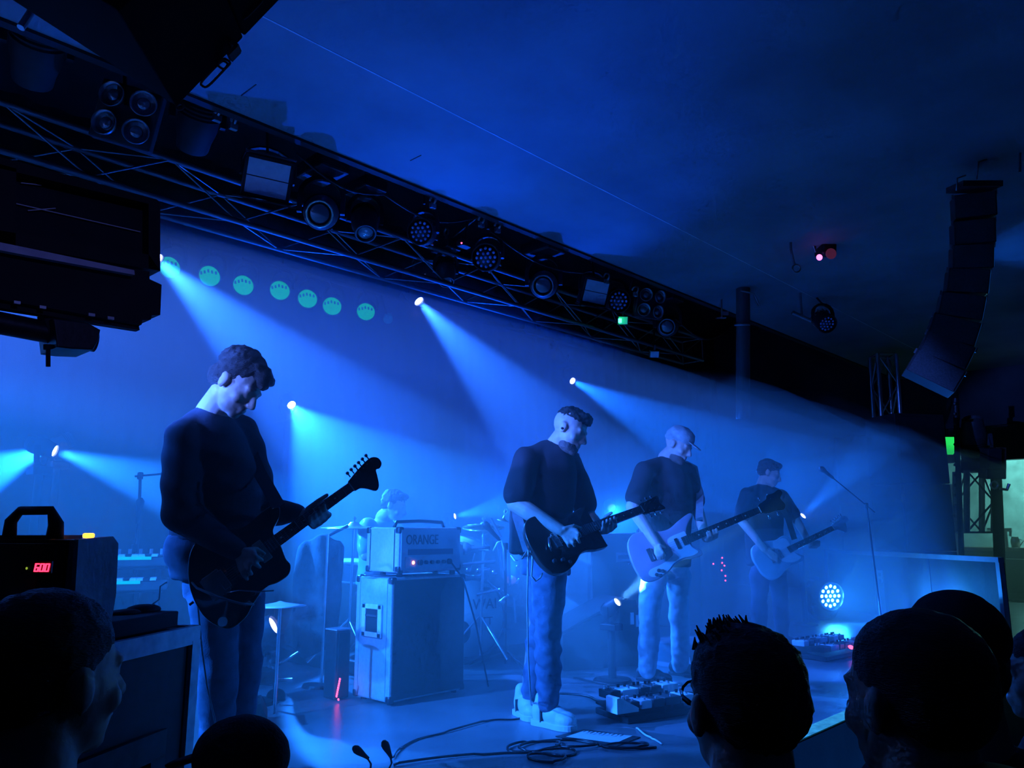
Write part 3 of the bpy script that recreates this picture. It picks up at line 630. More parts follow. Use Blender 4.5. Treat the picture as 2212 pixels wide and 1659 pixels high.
bk = thing('wall_bracket', 'small steel bracket beside the dark column', 'bracket', P(1556, 690, 8.4))
MB().box((0, 0, 0), (.10, .012, .06), zframe(P(1557, 687, 8.4), -FWD)).box((0, .1, 0), (.014, .2, .014), zframe(P(1559, 687, 8.4), -FWD)).box((.05, .05, 0), (.06, .04, .03), zframe(P(1557, 687, 8.4), -FWD)).build('plate', m_steel, bk)
hang(led_par('dim blue LED par hanging alone in the dark to the right', P(1787, 700, 8.8), (-.5, -.6, -.6), 1.0, lit=m_ledoff), 0, (P(1787, 700, 8.8).x, P(1787, 700, 8.8).y + .1, ZC))
tag(MB().cyl(P(1712, 675, 8.7), P(1752, 693, 8.7), .022).cyl(P(1732, 684, 8.7), V((P(1732, 684, 8.7).x, P(1732, 684, 8.7).y, ZC)), .012).build('lamp_bar', m_steel), 'short steel bar on a drop rod near the lone blue LED par', 'bar')
# far truss tower behind the last player, speaker stack, truss and lamps by the bar
D = 11.3
truss('truss_tower', 'upright aluminium truss behind the haze at the far right', V((P(1907, 908, D).x, P(1907, 908, D).y, .02)), P(1907, 768, D), RT * (20 * D / F), FW0 * .12, .42, .030, .012, m_alu, m_alu)
sk = thing('speaker_stack', 'tall dark speaker stack wrapped in haze at far right', 'loudspeaker', V((P(1960, 1100, 10.4).x, P(1960, 1100, 10.4).y, 0)))
c = P(1960, 1000, 10.3); FS = frame(V((c.x, c.y, 0)), (RT + FW0 * .2), z=ZZ)
for z0, z1 in ((.02, .78), (.79, 1.62), (1.63, 2.52)):
    MB().bbox((0, 0, (z0 + z1) / 2), (.72, .6, z1 - z0), .01, FS).build('cabinet', m_wood, sk); MB().box((0, -.302, (z0 + z1) / 2), (.64, .01, z1 - z0 - .1), FS).build('grille', m_blk2, sk)
for y in (944, 1023, 1055): disc('jack_light', P(2027, y, 10.15), -FWD, .012, emis('tiny_white_led', (.8, .9, 1), .8), sk)
D = 11.0
t2 = truss('truss_tower', 'blue-lit truss legs beside the bar opening', P(2105, 1150, D), P(2105, 1018, D), RT * (29 * D / F), FW0 * .14, .42, .040, .013, m_alu, m_steel)
stick('leg', V((P(2064, 1140, D - .2).x, P(2064, 1140, D - .2).y, .01)), P(2064, 860, D - .2), .035, m_blk, t2, 10)
for i, y in enumerate(range(872, 1120, 22)): disc('bolt', P(2063, y, D - .26), -FWD, .022, m_steel, t2)
stick('leg', V((P(2152, 1205, D - .2).x, P(2152, 1205, D - .2).y, .01)), P(2152, 1035, D - .2), .07, m_blk2, t2, 10)
moving_head('dark moving head standing on the truss beside the bar', P(2100, 905, D), P(2095, 850, D - .1), s=1.5, up=-1, group='lamps beside the bar')
b3 = thing('box_lamp', 'boxy blue-lit lamp on the far right truss', 'stage light', P(2145, 1030, 10.7), 'lamps beside the bar')
MB().bbox((0, 0, 0), (.19, .28, .2), .012, zframe(P(2140, 990, 10.7), -FWD)).build('head', m_gry, b3); MB().bbox((0, 0, 0), (.27, .13, .2), .012, zframe(P(2143, 1023, 10.7), -FWD)).build('base', m_gry, b3)
MB().box((.135, .06, -.02), (.08, .3, .1), zframe(P(2143, 1000, 10.7), -FWD)).build('brown_panel', mat('brown_panel', (.22, .10, .06), .6), b3)
MB().lathe([(0, .03), (.1, .012), (.16, .002)], 10, zframe(P(2137, 962, 10.7), ZZ)).build('antenna', m_gry, b3)
MB().tube(ringpts(P(2148, 1048, 10.6), RT, UPV, .05, .05, n=8, e=2), .014, 6, closed=True).tube([P(2160, 1056, 10.6), P(2175, 1058, 10.6), P(2180, 1045, 10.6)], .02, 6).build('clamp', m_alu, b3)
# black side barrier with aluminium rails at the far end of the stage
A, B = P(2166, 1206, 7.6), P(1786, 1188, 10.8); A.z = B.z = .77
sb = thing('stage_barrier', 'black panel barrier with pale rails closing the far end of the stage', 'barrier', V((A.x, A.y, 0)))
d = (B - A); d.z = 0; L_ = d.length; FB = frame(V((A.x, A.y, 0)), d, z=ZZ)
m_rail = mat('pale_rail', (.5, .52, .55), .4, .3, var=.15)
for k in range(3): MB().box((L_ / 3 * (k + .5), 0, .39), (L_ / 3 - .01, .03, .72), FB).build('panel', m_lam, sb)
MB().box((L_ / 2, 0.02, .765), (L_, .06, .05), FB).build('top_rail', m_rail, sb)
for k in (0, 3): MB().box((L_ / 3 * k + (.025 if k == 0 else -.025), 0.02, .38), (.05, .05, .72), FB).build('post', m_rail, sb)
q = P(1903, 1275, 8.9); pl = thing('perforated_strip', 'upright pale metal strip with square holes near the barrier', 'strip', V((q.x, q.y, 0)))
FQ = zframe(V((q.x, q.y, 0)), -FW0)
for (z0, z1) in ((.02, .46), (.50, .53), (.57, .60)): MB().box((0, (z0 + z1) / 2, 0), (.075, z1 - z0, .012), FQ).build('plate', m_rail, pl)
for sx in (-1, 1): MB().box((sx * .029, .53, 0), (.017, .15, .012), FQ).build('plate', m_rail, pl)
# lit LED par cans on the floor in front of the barrier
m_lit = emis('lit_led', (0.10, 0.85, 1.0), 26.0); m_pface = emis('lit_face', (0.0, 0.10, 0.9), .9); m_pbody = mat('chrome_can', (.5, .55, .6), .25, .8)
led_par('lit round LED par on the floor with bright cyan dots', P(1795, 1288, 9.3), -FW0 * .9 + RT * .25 - ZZ * .12, 1.62, 'lit floor LED pars', lit=m_lit, up=-1, each=True, power=110, col=(.01, .2, 1.0), deg=110, face=m_pface, body=m_pbody)
led_par('lit LED par peeping out behind the capped head', P(2085, 1318, 7.55), -FW0 * .7 - RT * .5 + ZZ * .15, 1.5, 'lit floor LED pars', lit=m_lit, up=-1, power=110, col=(.008, .10, 1.0), deg=85, face=m_pface, body=m_pbody, target=P(1880, 1270, 6.2))
# bar seen through the opening at far right
m_bar = mat('bar_wall_tiles', (.50, .6, .58), .35, var=.3, scale=5); m_stl = mat('brushed_steel_bar', (.5, .5, .5), .3, .7, var=.2)
br = struct('wall_bar', MB().box((17.6, 2.2, 1.2), (.1, 7, 3.0)), m_bar); struct('floor_bar', MB().box((16.0, 2.2, .05), (3.2, 7, .1)), m_floor); struct('ceiling_bar', MB().box((16.0, 2.2, 2.75), (3.2, 7, .1)), mk)
struct('wall_bar_side', MB().box((16.0, 5.6, 1.2), (3.2, .1, 3)), mk); struct('wall_bar_end', MB().box((16.0, -1.4, 1.2), (3.2, .1, 3)), mk)
bl = thing('bar_lamp', 'shaded lamp over the bar', 'lamp', V((16.2, 2.6, 2.1)))
MB().lathe([(0, .02), (-.02, .06), (-.16, .17), (-.17, .165)], 20, MX.Translation((16.2, 2.6, 2.35)), cap=False).build('shade', m_blk, bl, smooth=True); stick('cord', (16.2, 2.6, 2.35), (16.2, 2.6, 2.7), .006, m_blk, bl)
MB().ell((16.2, 2.6, 2.22), (.05, .05, .06)).build('bulb', emis('bar_bulb', (.55, 1, .85), 8.), bl, smooth=True)
pl_ = bpy.data.lights.new('bar_light', 'POINT'); pl_.energy = 120; pl_.color = (.25, .92, .88); pl_.shadow_soft_size = .08; po = bpy.data.objects.new('bar_light', pl_); COL.objects.link(po); po.location = (16.2, 2.6, 2.05); po.parent = bl; po.matrix_parent_inverse = MMAT[bl.name].inverted()
ct = thing('bar_counter', 'brown wooden bar counter behind the far truss', 'counter', V((15.1, 2.4, .1)))
MB().bbox((15.1, 2.4, .74), (.6, 2.8, .06), .01).build('top', mat('bar_wood', (.32, .20, .14), .4, var=.35, scale=5, stretch=(1, 8, 1)), ct); MB().box((15.15, 2.4, .43), (.4, 2.7, .66)).build('front', m_lam, ct)
for k, (x, y, w) in enumerate([(2175, 1168, .16), (2195, 1172, .10)]):
    q = onx(x, 1185, 15.05); bt = thing('beer_tap' if k == 0 else 'steel_jug', 'steel beer tap standing on the bar counter' if k == 0 else 'small pale jug on the bar counter', 'tap' if k == 0 else 'jug', V((q.x, q.y, .77)))
    if k == 0: MB().cyl((q.x, q.y, .77), (q.x, q.y, 1.05), .03).cyl((q.x, q.y + .25, 1.05), (q.x, q.y - .1, 1.05), .03).build('column', m_stl, bt); MB().cyl((q.x, q.y - .08, 1.05), (q.x - .05, q.y - .08, .95), .018).build('spout', m_stl, bt)
    else: MB().lathe([(0, .06), (.1, .07), (.16, .05), (.17, .055)], 16, MX.Translation((q.x, q.y, .77))).build('jug_body', m_stl, bt, smooth=True); MB().tube([(q.x, q.y - .06, .9), (q.x, q.y - .12, .88), (q.x, q.y - .06, .8)], .01, 6).build('handle', m_stl, bt)
ex = thing('exit_sign', 'glowing green exit light on the wall beside the bar opening', 'sign', P(2045, 962, 13.0))
MB().bbox((0, 0, -.03), (.26, .34, .06), .01, zframe(P(2046, 965, 12.6), -FWD)).build('housing', m_blk, ex); MB().box((0, 0, 0), (.22, .28, .01), zframe(P(2046, 963, 12.55), -FWD)).build('lit_face', emis('exit_green', (.02, .75, .12), .8), ex)
q = P(2046, 965, 12.6); stick('wall_arm', q, V((XR, q.y, q.z)), .015, m_blk, ex)
dr = thing('door_panel', 'pale grey service door below the green exit light', 'door', P(2042, 1110, 12.6))
MB().bbox((0, 0, 0), (.26, 1.75, .04), .008, zframe(V((P(2042, 1040, 12.7).x, P(2042, 1040, 12.7).y, .9)), -FW0)).build('leaf', mat('door_grey', (.4, .41, .4), .45, var=.25, scale=8, stretch=(6, 1, 1)), dr); MB().cyl(P(2054, 1095, 12.5), P(2054, 1070, 12.5), .02).build('pull_handle', m_stl, dr)
# ------------------------------------------------------------------ backline, drums, keyboards, floor things
m_or = mat('orange_tolex', (0.62, 0.50, 0.56), 0.55, var=0.12, scale=60, bump=0.15, bscale=220)
m_cab = mat('pale_cab_tolex', (0.42, 0.50, 0.52), 0.55, var=0.14, scale=60, bump=0.15, bscale=220)
m_cab2 = mat('mauve_cab_tolex', (0.40, 0.30, 0.36), 0.6, var=0.15, scale=60, bump=0.15, bscale=220)
m_corner = mat('corner_protector', (0.03, 0.03, 0.035), 0.35, 0.4)
m_cream = mat('cream_panel', (0.42, 0.45, 0.50), 0.5, var=0.1)
m_ink = mat('dark_print', (0.02, 0.02, 0.03), 0.7)
m_chr = mat('chrome', (0.7, 0.72, 0.75), 0.18, 0.95, var=0.1)
m_white = mat('white_paper', (0.82, 0.84, 0.84), 0.6, var=0.06, scale=20)
m_cloth_g = mat('grey_cloth', (0.11, 0.13, 0.14), 0.9, var=0.3, scale=20, bump=.3, bscale=80)
m_cym = mat('cymbal_bronze', (0.62, 0.55, 0.36), 0.28, 0.9, var=0.15, scale=40)
m_shell = mat('drum_shell', (0.05, 0.06, 0.08), 0.3, var=0.3, scale=10, coat=.4)
m_head = mat('drum_head', (0.85, 0.87, 0.88), 0.55, var=0.25, scale=4)
m_cbl = mat('black_cable', (0.012, 0.012, 0.016), 0.35, var=.2)
def words(txt, size, M, m, parent, name='lettering', ext=.0015, squash=1.0):
    c = bpy.data.curves.new(name, 'FONT'); c.body = txt; c.size = size; c.extrude = ext; c.align_x = 'CENTER'; c.align_y = 'CENTER'; c.resolution_u = 3
    t = bpy.data.objects.new(name, c); COL.objects.link(t); dg = bpy.context.evaluated_depsgraph_get()
    me = bpy.data.meshes.new_from_object(t.evaluated_get(dg)); bpy.data.objects.remove(t)
    b = MB(); b.v = [tuple(M @ V((v.co.x, v.co.y * squash, v.co.z))) for v in me.vertices]; b.f = [tuple(p.vertices) for p in me.polygons]
    bpy.data.meshes.remove(me); return b.build(name, m, parent, fixn=False)
def cabinet(name, label, x0, y0, w, d, z0, z1, m, front, group=None, cat='amplifier', handle=True, corners=True, piping=True):
    """amp box: left front corner at x0,y0, front faces the house (-Y), side faces -X"""
    r = thing(name, label, cat, V((x0 + w / 2, y0 + d / 2, z0)), group)
    MB().bbox((x0 + w / 2, y0 + d / 2, (z0 + z1) / 2), (w, d, z1 - z0), .012).build('cabinet', m, r)
    MB().box((x0 + w / 2, y0 - .001, (z0 + z1) / 2), (w - .03, .012, z1 - z0 - .03)).build('grille', front, r)
    if corners:
        for sx in (0, 1):
            for sy in (0, 1):
                for z in (z0, z1):
                    c = V((x0 + sx * w, y0 + sy * d, z)); k = V((1 - 2 * sx, 1 - 2 * sy, 1 if z == z0 else -1)) * .018
                    MB().bbox(c + k, (.045, .045, .045), .012).build('corner_protector', m_corner, r)
    if piping:
        for y in (y0 + .045, y0 + d - .045): MB().box((x0 - .001, y, (z0 + z1) / 2), (.004, .006, z1 - z0 - .02)).build('piping', m_corner if m is m_or else m, r)
    if handle:
        hy, hz = y0 + d * .5, z0 + (z1 - z0) * .64; h = MB()
        for yy, zz, sy, sz in ((hy - .082, hz, .04, .2), (hy + .082, hz, .04, .2), (hy, hz - .085, .2, .03), (hy, hz + .085, .2, .03)): h.bbox((x0 - .006, yy, zz), (.016, sy, sz), .004)
        hp = h.build('handle_frame', m_lip2, r); MB().box((x0 + .0, hy, hz), (.008, .126, .142)).build('handle_recess', m_blk2, hp); MB().bbox((x0 - .01, hy, hz + .03), (.018, .12, .016), .004).build('grip', m_gry, hp)
    return r
cab = cabinet('speaker_cabinet', 'tall pale-sided speaker cabinet with a square recessed handle', 3.13, 3.98, .62, .37, .02, .755, m_cab, m_wood)
for sx in (.05, .57):
    for sy in (.05, .32): MB().cyl((3.13 + sx, 3.98 + sy, 0), (3.13 + sx, 3.98 + sy, .025), .02).build('foot', m_corner, cab)
hx, hy, hw, hd_, hz0, hz1 = 3.18, 3.985, .53, .34, .785, 1.065
ah = cabinet('amplifier_head', 'lilac-sided amplifier head with dark lettering and a red light, on the tall cabinet', hx, hy, hw, hd_, hz0, hz1, m_or, m_cream, handle=False)
for sx in (.05, .5):
    for sy in (.05, .22): MB().cyl((hx + sx, hy + sy, .757), (hx + sx, hy + sy, .79), .02).build('foot', m_corner, ah)
FA = MX(((1, 0, 0, 0), (0, 0, -1, 0), (0, 1, 0, 0), (0, 0, 0, 1)))           # text plane facing -Y
words('ORANGE', .066, MX.Translation((hx + .185, hy - .009, hz0 + .20)) @ FA, m_ink, ah, squash=1.35)
MB().box((hx + .26, hy - .008, hz0 + .125), (.38, .006, .035)).build('dark_band', mat('plum_band', (.10, .06, .12), .5), ah)
m_cp = MB().box((hx + .26, hy - .008, hz0 + .06), (.42, .006, .07)).build('control_panel', m_cream, ah)
for k in range(6): MB().cyl((hx + .16 + .05 * k, hy - .01, hz0 + .06), (hx + .16 + .05 * k, hy - .03, hz0 + .06), .018 if k in (0, 5) else .012, n=12).build('knob', m_ink, ah)
disc('red_pilot_light', (hx + .11, hy - .012, hz0 + .06), (0, -1, 0), .011, emis('amp_pilot', (1, .25, .12), 9.), ah, .008)
MB().tube([(hx + .06, hy + .13, hz1), (hx + .08, hy + .13, hz1 + .035), (hx + .28, hy + .13, hz1 + .042), (hx + .47, hy + .13, hz1 + .035), (hx + .49, hy + .13, hz1)], .012, 8).build('carry_handle', m_corner, ah, smooth=True)
tag(MB().tube([(hx - .06, hy + .3, .765), (hx - .1, hy + .2, .765), (hx - .02, hy + .05, .768), (hx + .1, hy - .03, .768)], .007, 6).build('speaker_lead', m_cbl, smooth=True), 'cable lying on top of the pale-sided cabinet', 'cable')
tag(MB().tube([(hx + .42, hy - .02, hz0 + .06), (hx + .46, hy - .1, hz0 - .05), (hx + .55, hy - .13, .45), (hx + .75, hy - .05, .02)], .006, 6).build('amp_lead', m_cbl, smooth=True), 'black lead drooping from the amplifier head front', 'cable')
# narrow dark unit with red lights beside the tall cabinet
nu = cabinet('power_unit', 'narrow dark unit with a red light strip beside the tall cabinet', 3.0, 4.36, .11, .13, .005, .42, m_lam, m_blk2, cat='power unit', handle=False, corners=False, piping=False)
MB().box((3.055, 4.425, .425), (.11, .13, .008)).build('pale_top', m_cream, nu)
for k in range(9): disc('red_light', onx(727 + k * .9, 1504 - 4.6 * k, 2.997), (-1, -.3, 0), .008, m_red, nu, .005, 8)
disc('red_light', onx(731, 1511, 2.997), (-1, -.3, 0), .008, m_red, nu, .005, 8)
# second cabinet with a head, third dark amp, rack with red lights
c2 = cabinet('speaker_cabinet', 'mauve-sided speaker cabinet behind the player in white shoes', 5.70, 4.42, .72, .42, .02, 1.02, m_cab2, m_wood, handle=False)
MB().bbox((5.695, 4.63, .86), (.02, .15, .06), .006).build('side_handle', m_ink, c2); MB().box((6.18, 4.412, .80), (.22, .01, .085)).build('logo_plate', m_cream, c2); MB().box((6.18, 4.405, .80), (.17, .006, .035)).build('logo_scrawl', m_ink, c2)
rk = cabinet('rack_case', 'dark rack case with red pilot lights between the far players', 7.55, 4.75, .60, .45, .02, 1.05, m_lam, m_blk2, cat='rack', handle=False, piping=False)
for x, y in [(1560, 1205), (1560, 1216), (1565, 1222), (1559, 1232), (1567, 1244), (1567, 1254), (1541, 1218)]: disc('red_light', ony(x, y, 4.735), (-.6, -.8, 0), .011, m_red, rk, .006, 10)
ra = cabinet('amplifier_head', 'dim amplifier head on top of the dark rack case', 7.58, 4.78, .52, .30, 1.06, 1.26, m_lam2, m_gry, handle=False, piping=False)
MB().box((7.8, 4.772, 1.16), (.4, .01, .05)).build('faceplate', m_cream, ra)
# floor wedge monitor with pale louvres
wq = onz(1300, 1440); wg = thing('floor_monitor', 'dark wedge monitor with pale slats on the floor behind white shoes', 'loudspeaker', V((wq.x, wq.y, 0)))
WM = frame(V((wq.x + .05, wq.y + .15, 0)), RT * .9 + FW0 * .35, z=ZZ)
MB().prism([(-.34, 0), (.36, 0), (.40, .14), (.30, .50), (.22, .50), (-.34, .26)], -.22, .22, WM @ MX.Rotation(math.pi / 2, 4, 'X')).build('body', m_wood, wg)
MB().box((-.06, 0, .385), (.60, .40, .012), WM @ MX.Translation((0, 0, 0)) @ MX.Translation((0, 0, 0)) @ MX.Translation((-.06, 0, .385)) @ MX.Rotation(-.405, 4, 'Y') @ MX.Translation((.06, 0, -.375))).build('grille', m_gry, wg)
for k in range(2): MB().box((.26 + .05 * k, -.225, .36 - .02 * k), (.03, .012, .09), WM).build('slat', m_white, wg)
# drum kit
DK = V((4.55, 5.0, 0))
dk = thing('drum_kit', 'drum kit in the haze behind the amplifier head', 'drums', DK)
rz = struct('floor_riser', MB().bbox((4.7, 5.75, .05), (2.2, 2.0, .1), .01), m_floor)
def drum(c, axis, r, l, name, hm=m_head):
    Z = zframe(c, axis); s = MB().lathe([(-l / 2, r), (l / 2, r)], 32, Z).build(name, m_shell, dk, smooth='auto')
    for z in (-l / 2, l / 2): MB().tube([Z @ V((r * 1.02 * math.cos(q * .2618), r * 1.02 * math.sin(q * .2618), z)) for q in range(24)], .012, 6, closed=True).build('hoop', m_chr if name != 'bass_drum' else m_shell, s, smooth=True)
    disc('drum_head', Z @ V((0, 0, l / 2 + .004)), axis, r * .97, hm, s)
    for q in range(8):
        a = q * math.pi / 4 + .3; stick('lug', Z @ V((r * 1.015 * math.cos(a), r * 1.015 * math.sin(a), -l * .3)), Z @ V((r * 1.015 * math.cos(a), r * 1.015 * math.sin(a), l * .3)), .008, m_chr, s, 6)
    return s
kc = V((4.47, 4.82, .37)); kd = V((-.25, -1, 0)).normalized()
drum(kc, kd, .30, .42, 'bass_drum')
KF = frame(kc + kd * .2165, (ZZ.cross(-kd)).normalized() * -1, y=ZZ); KF = frame(kc + kd * .2165, ZZ.cross(kd) , y=ZZ)
words('WAI', .115, KF @ MX.Translation((.12, .10, 0)), m_ink, dk); words('TT', .085, KF @ MX.Translation((.14, -.03, 0)), m_ink, dk); MB().lathe([(0, .09), (.002, .09)], 20, KF @ MX.Translation((-.1, -.1, 0))).build('printed_patch', m_ink, dk); MB().lathe([(0, .045), (.002, .045)], 16, KF @ MX.Translation((.12, .22, 0)) @ MX.Diagonal((1.2, .3, 1, 1))).build('printed_patch', m_ink, dk)
drum(V((4.28, 5.0, .86)), V((-.1, -.35, .93)), .16, .22, 'rack_tom'); drum(V((4.68, 4.98, .84)), V((.05, -.3, .95)), .17, .24, 'rack_tom'); drum(V((5.05, 5.35, .52)), V((0, -.05, 1)), .2, .38, 'floor_tom'); drum(V((3.95, 5.5, .72)), V((0, -.1, 1)), .18, .15, 'snare_drum', m_white)
def cymbal(c, axis, r, pole=True, label='cymbal'):
    c = V(c); Z = zframe(c, axis)
    s = MB().lathe([(-.012, r), (-.006, r * .7), (.004, r * .25), (.012, r * .19), (.03, r * .12), (.036, .006)], 32, Z).build(label, m_cym, dk, smooth=True)
    MB().cyl(Z @ V((0, 0, .03)), Z @ V((0, 0, .075)), .007).cyl(Z @ V((0, 0, .05)), Z @ V((0, 0, .065)), .016).build('wing_nut', m_chr, s)
    if pole:
        stick('stand_pole', c, (c.x + .02, c.y + .05, .1), .011, m_chr, dk)
        for a in range(3): stick('stand_leg', (c.x + .02, c.y + .05, .4), (c.x + .3 * math.cos(a * 2.09 + .4), c.y + .3 * math.sin(a * 2.09 + .4), .11), .009, m_chr, dk)
cymbal(P(765, 1137, 5.9), (-.02, -.03, 1), .25); q = P(1045, 1136, 6.2); cymbal(q, (-.15, -.1, 1), .17); cymbal(q - ZZ * .025, (-.12, -.1, -1), .17, False)
cymbal(P(1088, 1122, 5.6), (.1, -.2, 1), .05, False)
for a, b, r_ in [((1000, 1220), (1070, 1212), .012), ((1075, 1170), (1085, 1250), .010), ((1100, 1190), (1102, 1265), .009), ((1110, 1290), (1114, 1345), .008), ((985, 1260), (972, 1300), .008), ((1030, 1285), (1085, 1272), .010), ((1078, 1300), (1098, 1285), .008), ((1060, 1120), (1082, 1160), .012), ((1115, 1260), (1122, 1250), .008)]:
    stick('hardware_rod', P(a[0], a[1], 5.75), P(b[0], b[1], 5.75), r_, m_chr, dk)
for x, y in [(1093, 1188), (1068, 1237), (1035, 1233), (1082, 1275), (1086, 1300), (1012, 1232), (1120, 1225)]: MB().ell(P(x, y, 5.6), (.022, .018, .02)).build('wing_bolt', m_chr, dk, smooth=True)
hn = thing('flared_horn', 'pale flared cup on a rod beside the amplifier head', 'horn', P(1005, 1184, 5.3))
MB().lathe([(0, .045), (.03, .036), (.05, .02), (.06, .014), (.18, .013)], 16, zframe(P(1001, 1184, 5.3), RT)).build('cup', m_white, hn, smooth=True); stick('rod', P(1012, 1184, 5.3), P(1056, 1187, 5.3), .012, m_panel, hn)
def mic(label, pts, stand=None, name='microphone_stand', base=True, tail=None, r=.010):
    """boom stand: pts = floor point, top of pole, mic end"""
    f, t, e = V(pts[0]), V(pts[1]), V(pts[2]); s = thing(name, label, 'microphone stand', f)
    stick('pole', f + ZZ * .03, t, r, m_blk, s); stick('boom', t - (e - t) * .25, e, r * .7, m_blk, s)
    MB().bbox(t, (.035, .03, .05), .008).build('boom_clutch', m_blk, s)
    d_ = (e - t).normalized(); MB().lathe([(0, .012), (.10, .018), (.12, .026), (.145, .026), (.165, .012)], 14, zframe(e, d_)).build('microphone', m_gry, s, smooth=True)
    if base:
        for a in range(3): stick('leg', f + ZZ * .12, f + V((.28 * math.cos(a * 2.09 + .3), .28 * math.sin(a * 2.09 + .3), .012)), .008, m_blk, s)
    return s
q = onz(290, 1480); mic('microphone on a boom stand above the keyboards at left', ((q.x, q.y, 0), P(303, 1028, 5.3), P(348, 1024, 5.3)))
q = onz(1912, 1395); mic('thin boom microphone stand in front of the far barrier', ((q.x, q.y, 0), P(1872, 1092, 7.4), P(1800, 1033, 7.4)), r=.008)
q = onz(1092, 1440); s = mic('short drum microphone stand with a looping pale lead', ((q.x, q.y, 0), P(1092, 1180, 5.5), P(1078, 1165, 5.5)))
MB().tube([P(1066, 1190, 5.4), P(1075, 1172, 5.4), P(1083, 1168, 5.4), P(1088, 1185, 5.4), P(1089, 1232, 5.4)], .007, 6).build('lead', m_panel, s, smooth=True)
# keyboards on a stand
kq = onz(290, 1420); 
ks = thing('keyboard_stand', 'black two-tier stand under the keyboards at left', 'stand', V((kq.x, kq.y, 0)))
KX = (RT * .93 + FW0 * .37).normalized(); KY = ZZ.cross(KX)
k1, k2 = P(245, 1200, 4.7), P(240, 1252, 4.65)
for k, c in enumerate((k1, k2)):
    M = frame(c, KX, z=ZZ); t = thing('keyboard', ['upper keyboard with knobs and a glowing cyan strip', 'lower keyboard with a glowing cyan strip'][k], 'keyboard', M, 'keyboards')
    MB().bbox((0, .1, -.035), (.62, .30, .06), .008, M).build('case', m_gry, t); MB().box((-.02, -.053, -.012), (.46 if k == 0 else .36, .008, .026), M).build('glowing_strip', emis('cyan_strip', (0, .45, .9), 1.1), t)
    for i in range(14): MB().box((-.24 + .036 * i, -.0, .0), (.033, .12, .014), M).build('key', m_white if i % 3 else m_blk, t)
    if k == 0:
        for i in range(9): MB().cyl(M @ V((-.22 + .06 * i, .12, 0)), M @ V((-.22 + .06 * i, .12, .035)), .011, n=8).build('knob', m_panel, t)
for c in (k1, k2): stick('support_bar', c + KX * -.28 - ZZ * .075 + KY * .1, c + KX * .28 - ZZ * .075 + KY * .1, .014, m_blk, ks)
for sx in (-1, 1):
    a = k1 + KX * .25 * sx + KY * .1; stick('leg', V((a.x, a.y, .01)), a - ZZ * .08, .016, m_blk, ks); stick('foot', V((a.x, a.y, .02)) - KY * .2, V((a.x, a.y, .02)) + KY * .2, .014, m_blk, ks)
st2 = mic('small pale antenna stand behind the keyboards', (V((k1.x, k1.y, 0)) + KX * .15 + KY * .4, P(290, 1185, 5.1), P(297, 1130, 5.1)), r=.006)
# jacket over a tall stand, stool, tripod and pads on the floor left of the cabinet
jq = onz(690, 1475); jk = thing('draped_jacket', 'grey jacket hung over a tall stand left of the amplifier', 'jacket', V((jq.x, jq.y, 0)))
jm = MB(); jc = V((jq.x, jq.y, 0))
secs = []
for z, w, dd, off in [(1.0, .05, .03, .0), (.985, .13, .06, .0), (.93, .16, .08, .0), (.75, .17, .09, -.01), (.5, .18, .10, -.02), (.36, .20, .10, -.05), (.26, .17, .08, -.07), (.18, .06, .04, -.06)]:
    secs.append((jc + ZZ * z + RT * (off - .02), RT * w, FW0 * dd))
jm.loft(secs, 28)
jm = remesh(jm, .015, 3, lambda p, n: .016 * math.sin(34 * p.dot(RT) + 4 * p.z) + .012 * NZ.noise(p * 7))
jm.build('cloth', m_cloth_g, jk, smooth=True)
stick('pole', V((jq.x, jq.y, .02)) + RT * .04 - FW0 * .12, V((jq.x, jq.y, 1.02)) + RT * .04 - FW0 * .1, .010, m_chr, jk); stick('arm', V((jq.x, jq.y, 1.0)), V((jq.x, jq.y, 1.08)) + RT * .16, .012, m_blk, jk)
MB().lathe([(0, .13), (.02, .12), (.025, .03)], 20, MX.Translation(V((jq.x, jq.y, 0)) + RT * .04 - FW0 * .12)).build('round_base', m_blk, jk)
sq = P(605, 1306, 4.6); sn = thing('practice_cymbal', 'thin pale cymbal on a low stand behind the dark guitarist', 'cymbal', V((sq.x, sq.y, 0)))
MB().lathe([(-.008, .15), (.0, .1), (.012, .03), (.02, .006)], 28, zframe(sq, ZZ)).build('cymbal', m_panel, sn, smooth=True); stick('pole', V((sq.x, sq.y, .02)), sq, .01, m_chr, sn)
tq = onz(592, 1500); tr = thing('tripod_stand', 'short chrome tripod with twin legs left of the amplifier', 'stand', V((tq.x, tq.y, 0)))
for a, b in [((588, 1440), (594, 1492)), ((597, 1440), (597, 1494)), ((580, 1440), (550, 1455)), ((602, 1435), (645, 1408)), ((550, 1475), (588, 1478)), ((600, 1470), (632, 1468))]: stick('leg', P(a[0], a[1], 4.95), P(b[0], b[1], 4.95), .011, m_chr, tr)
MB().bbox(P(590, 1420, 4.95), (.07, .07, .08), .02).build('joint', m_gry, tr); MB().ell(P(596, 1505, 4.95), (.06, .06, .05)).build('foot_pad', m_blk2, tr, smooth=True)
bq = onz(535, 1570); sb_ = thing('stomp_box', 'dark blue wedge box with a pinkish top behind the front guitarist', 'box', V((bq.x, bq.y, 0)))
BM = frame(V((bq.x, bq.y, 0)), RT + FW0 * .3, z=ZZ); MB().prism([(-.12, 0), (.09, 0), (.10, .06), (.06, .14), (-.12, .10)], -.12, .12, BM @ MX.Rotation(math.pi / 2, 4, 'X')).build('body', m_wood, sb_); MB().box((-.03, 0, .135), (.17, .2, .01), BM @ MX.Rotation(-.1, 4, 'Y')).build('top', m_cab2, sb_)
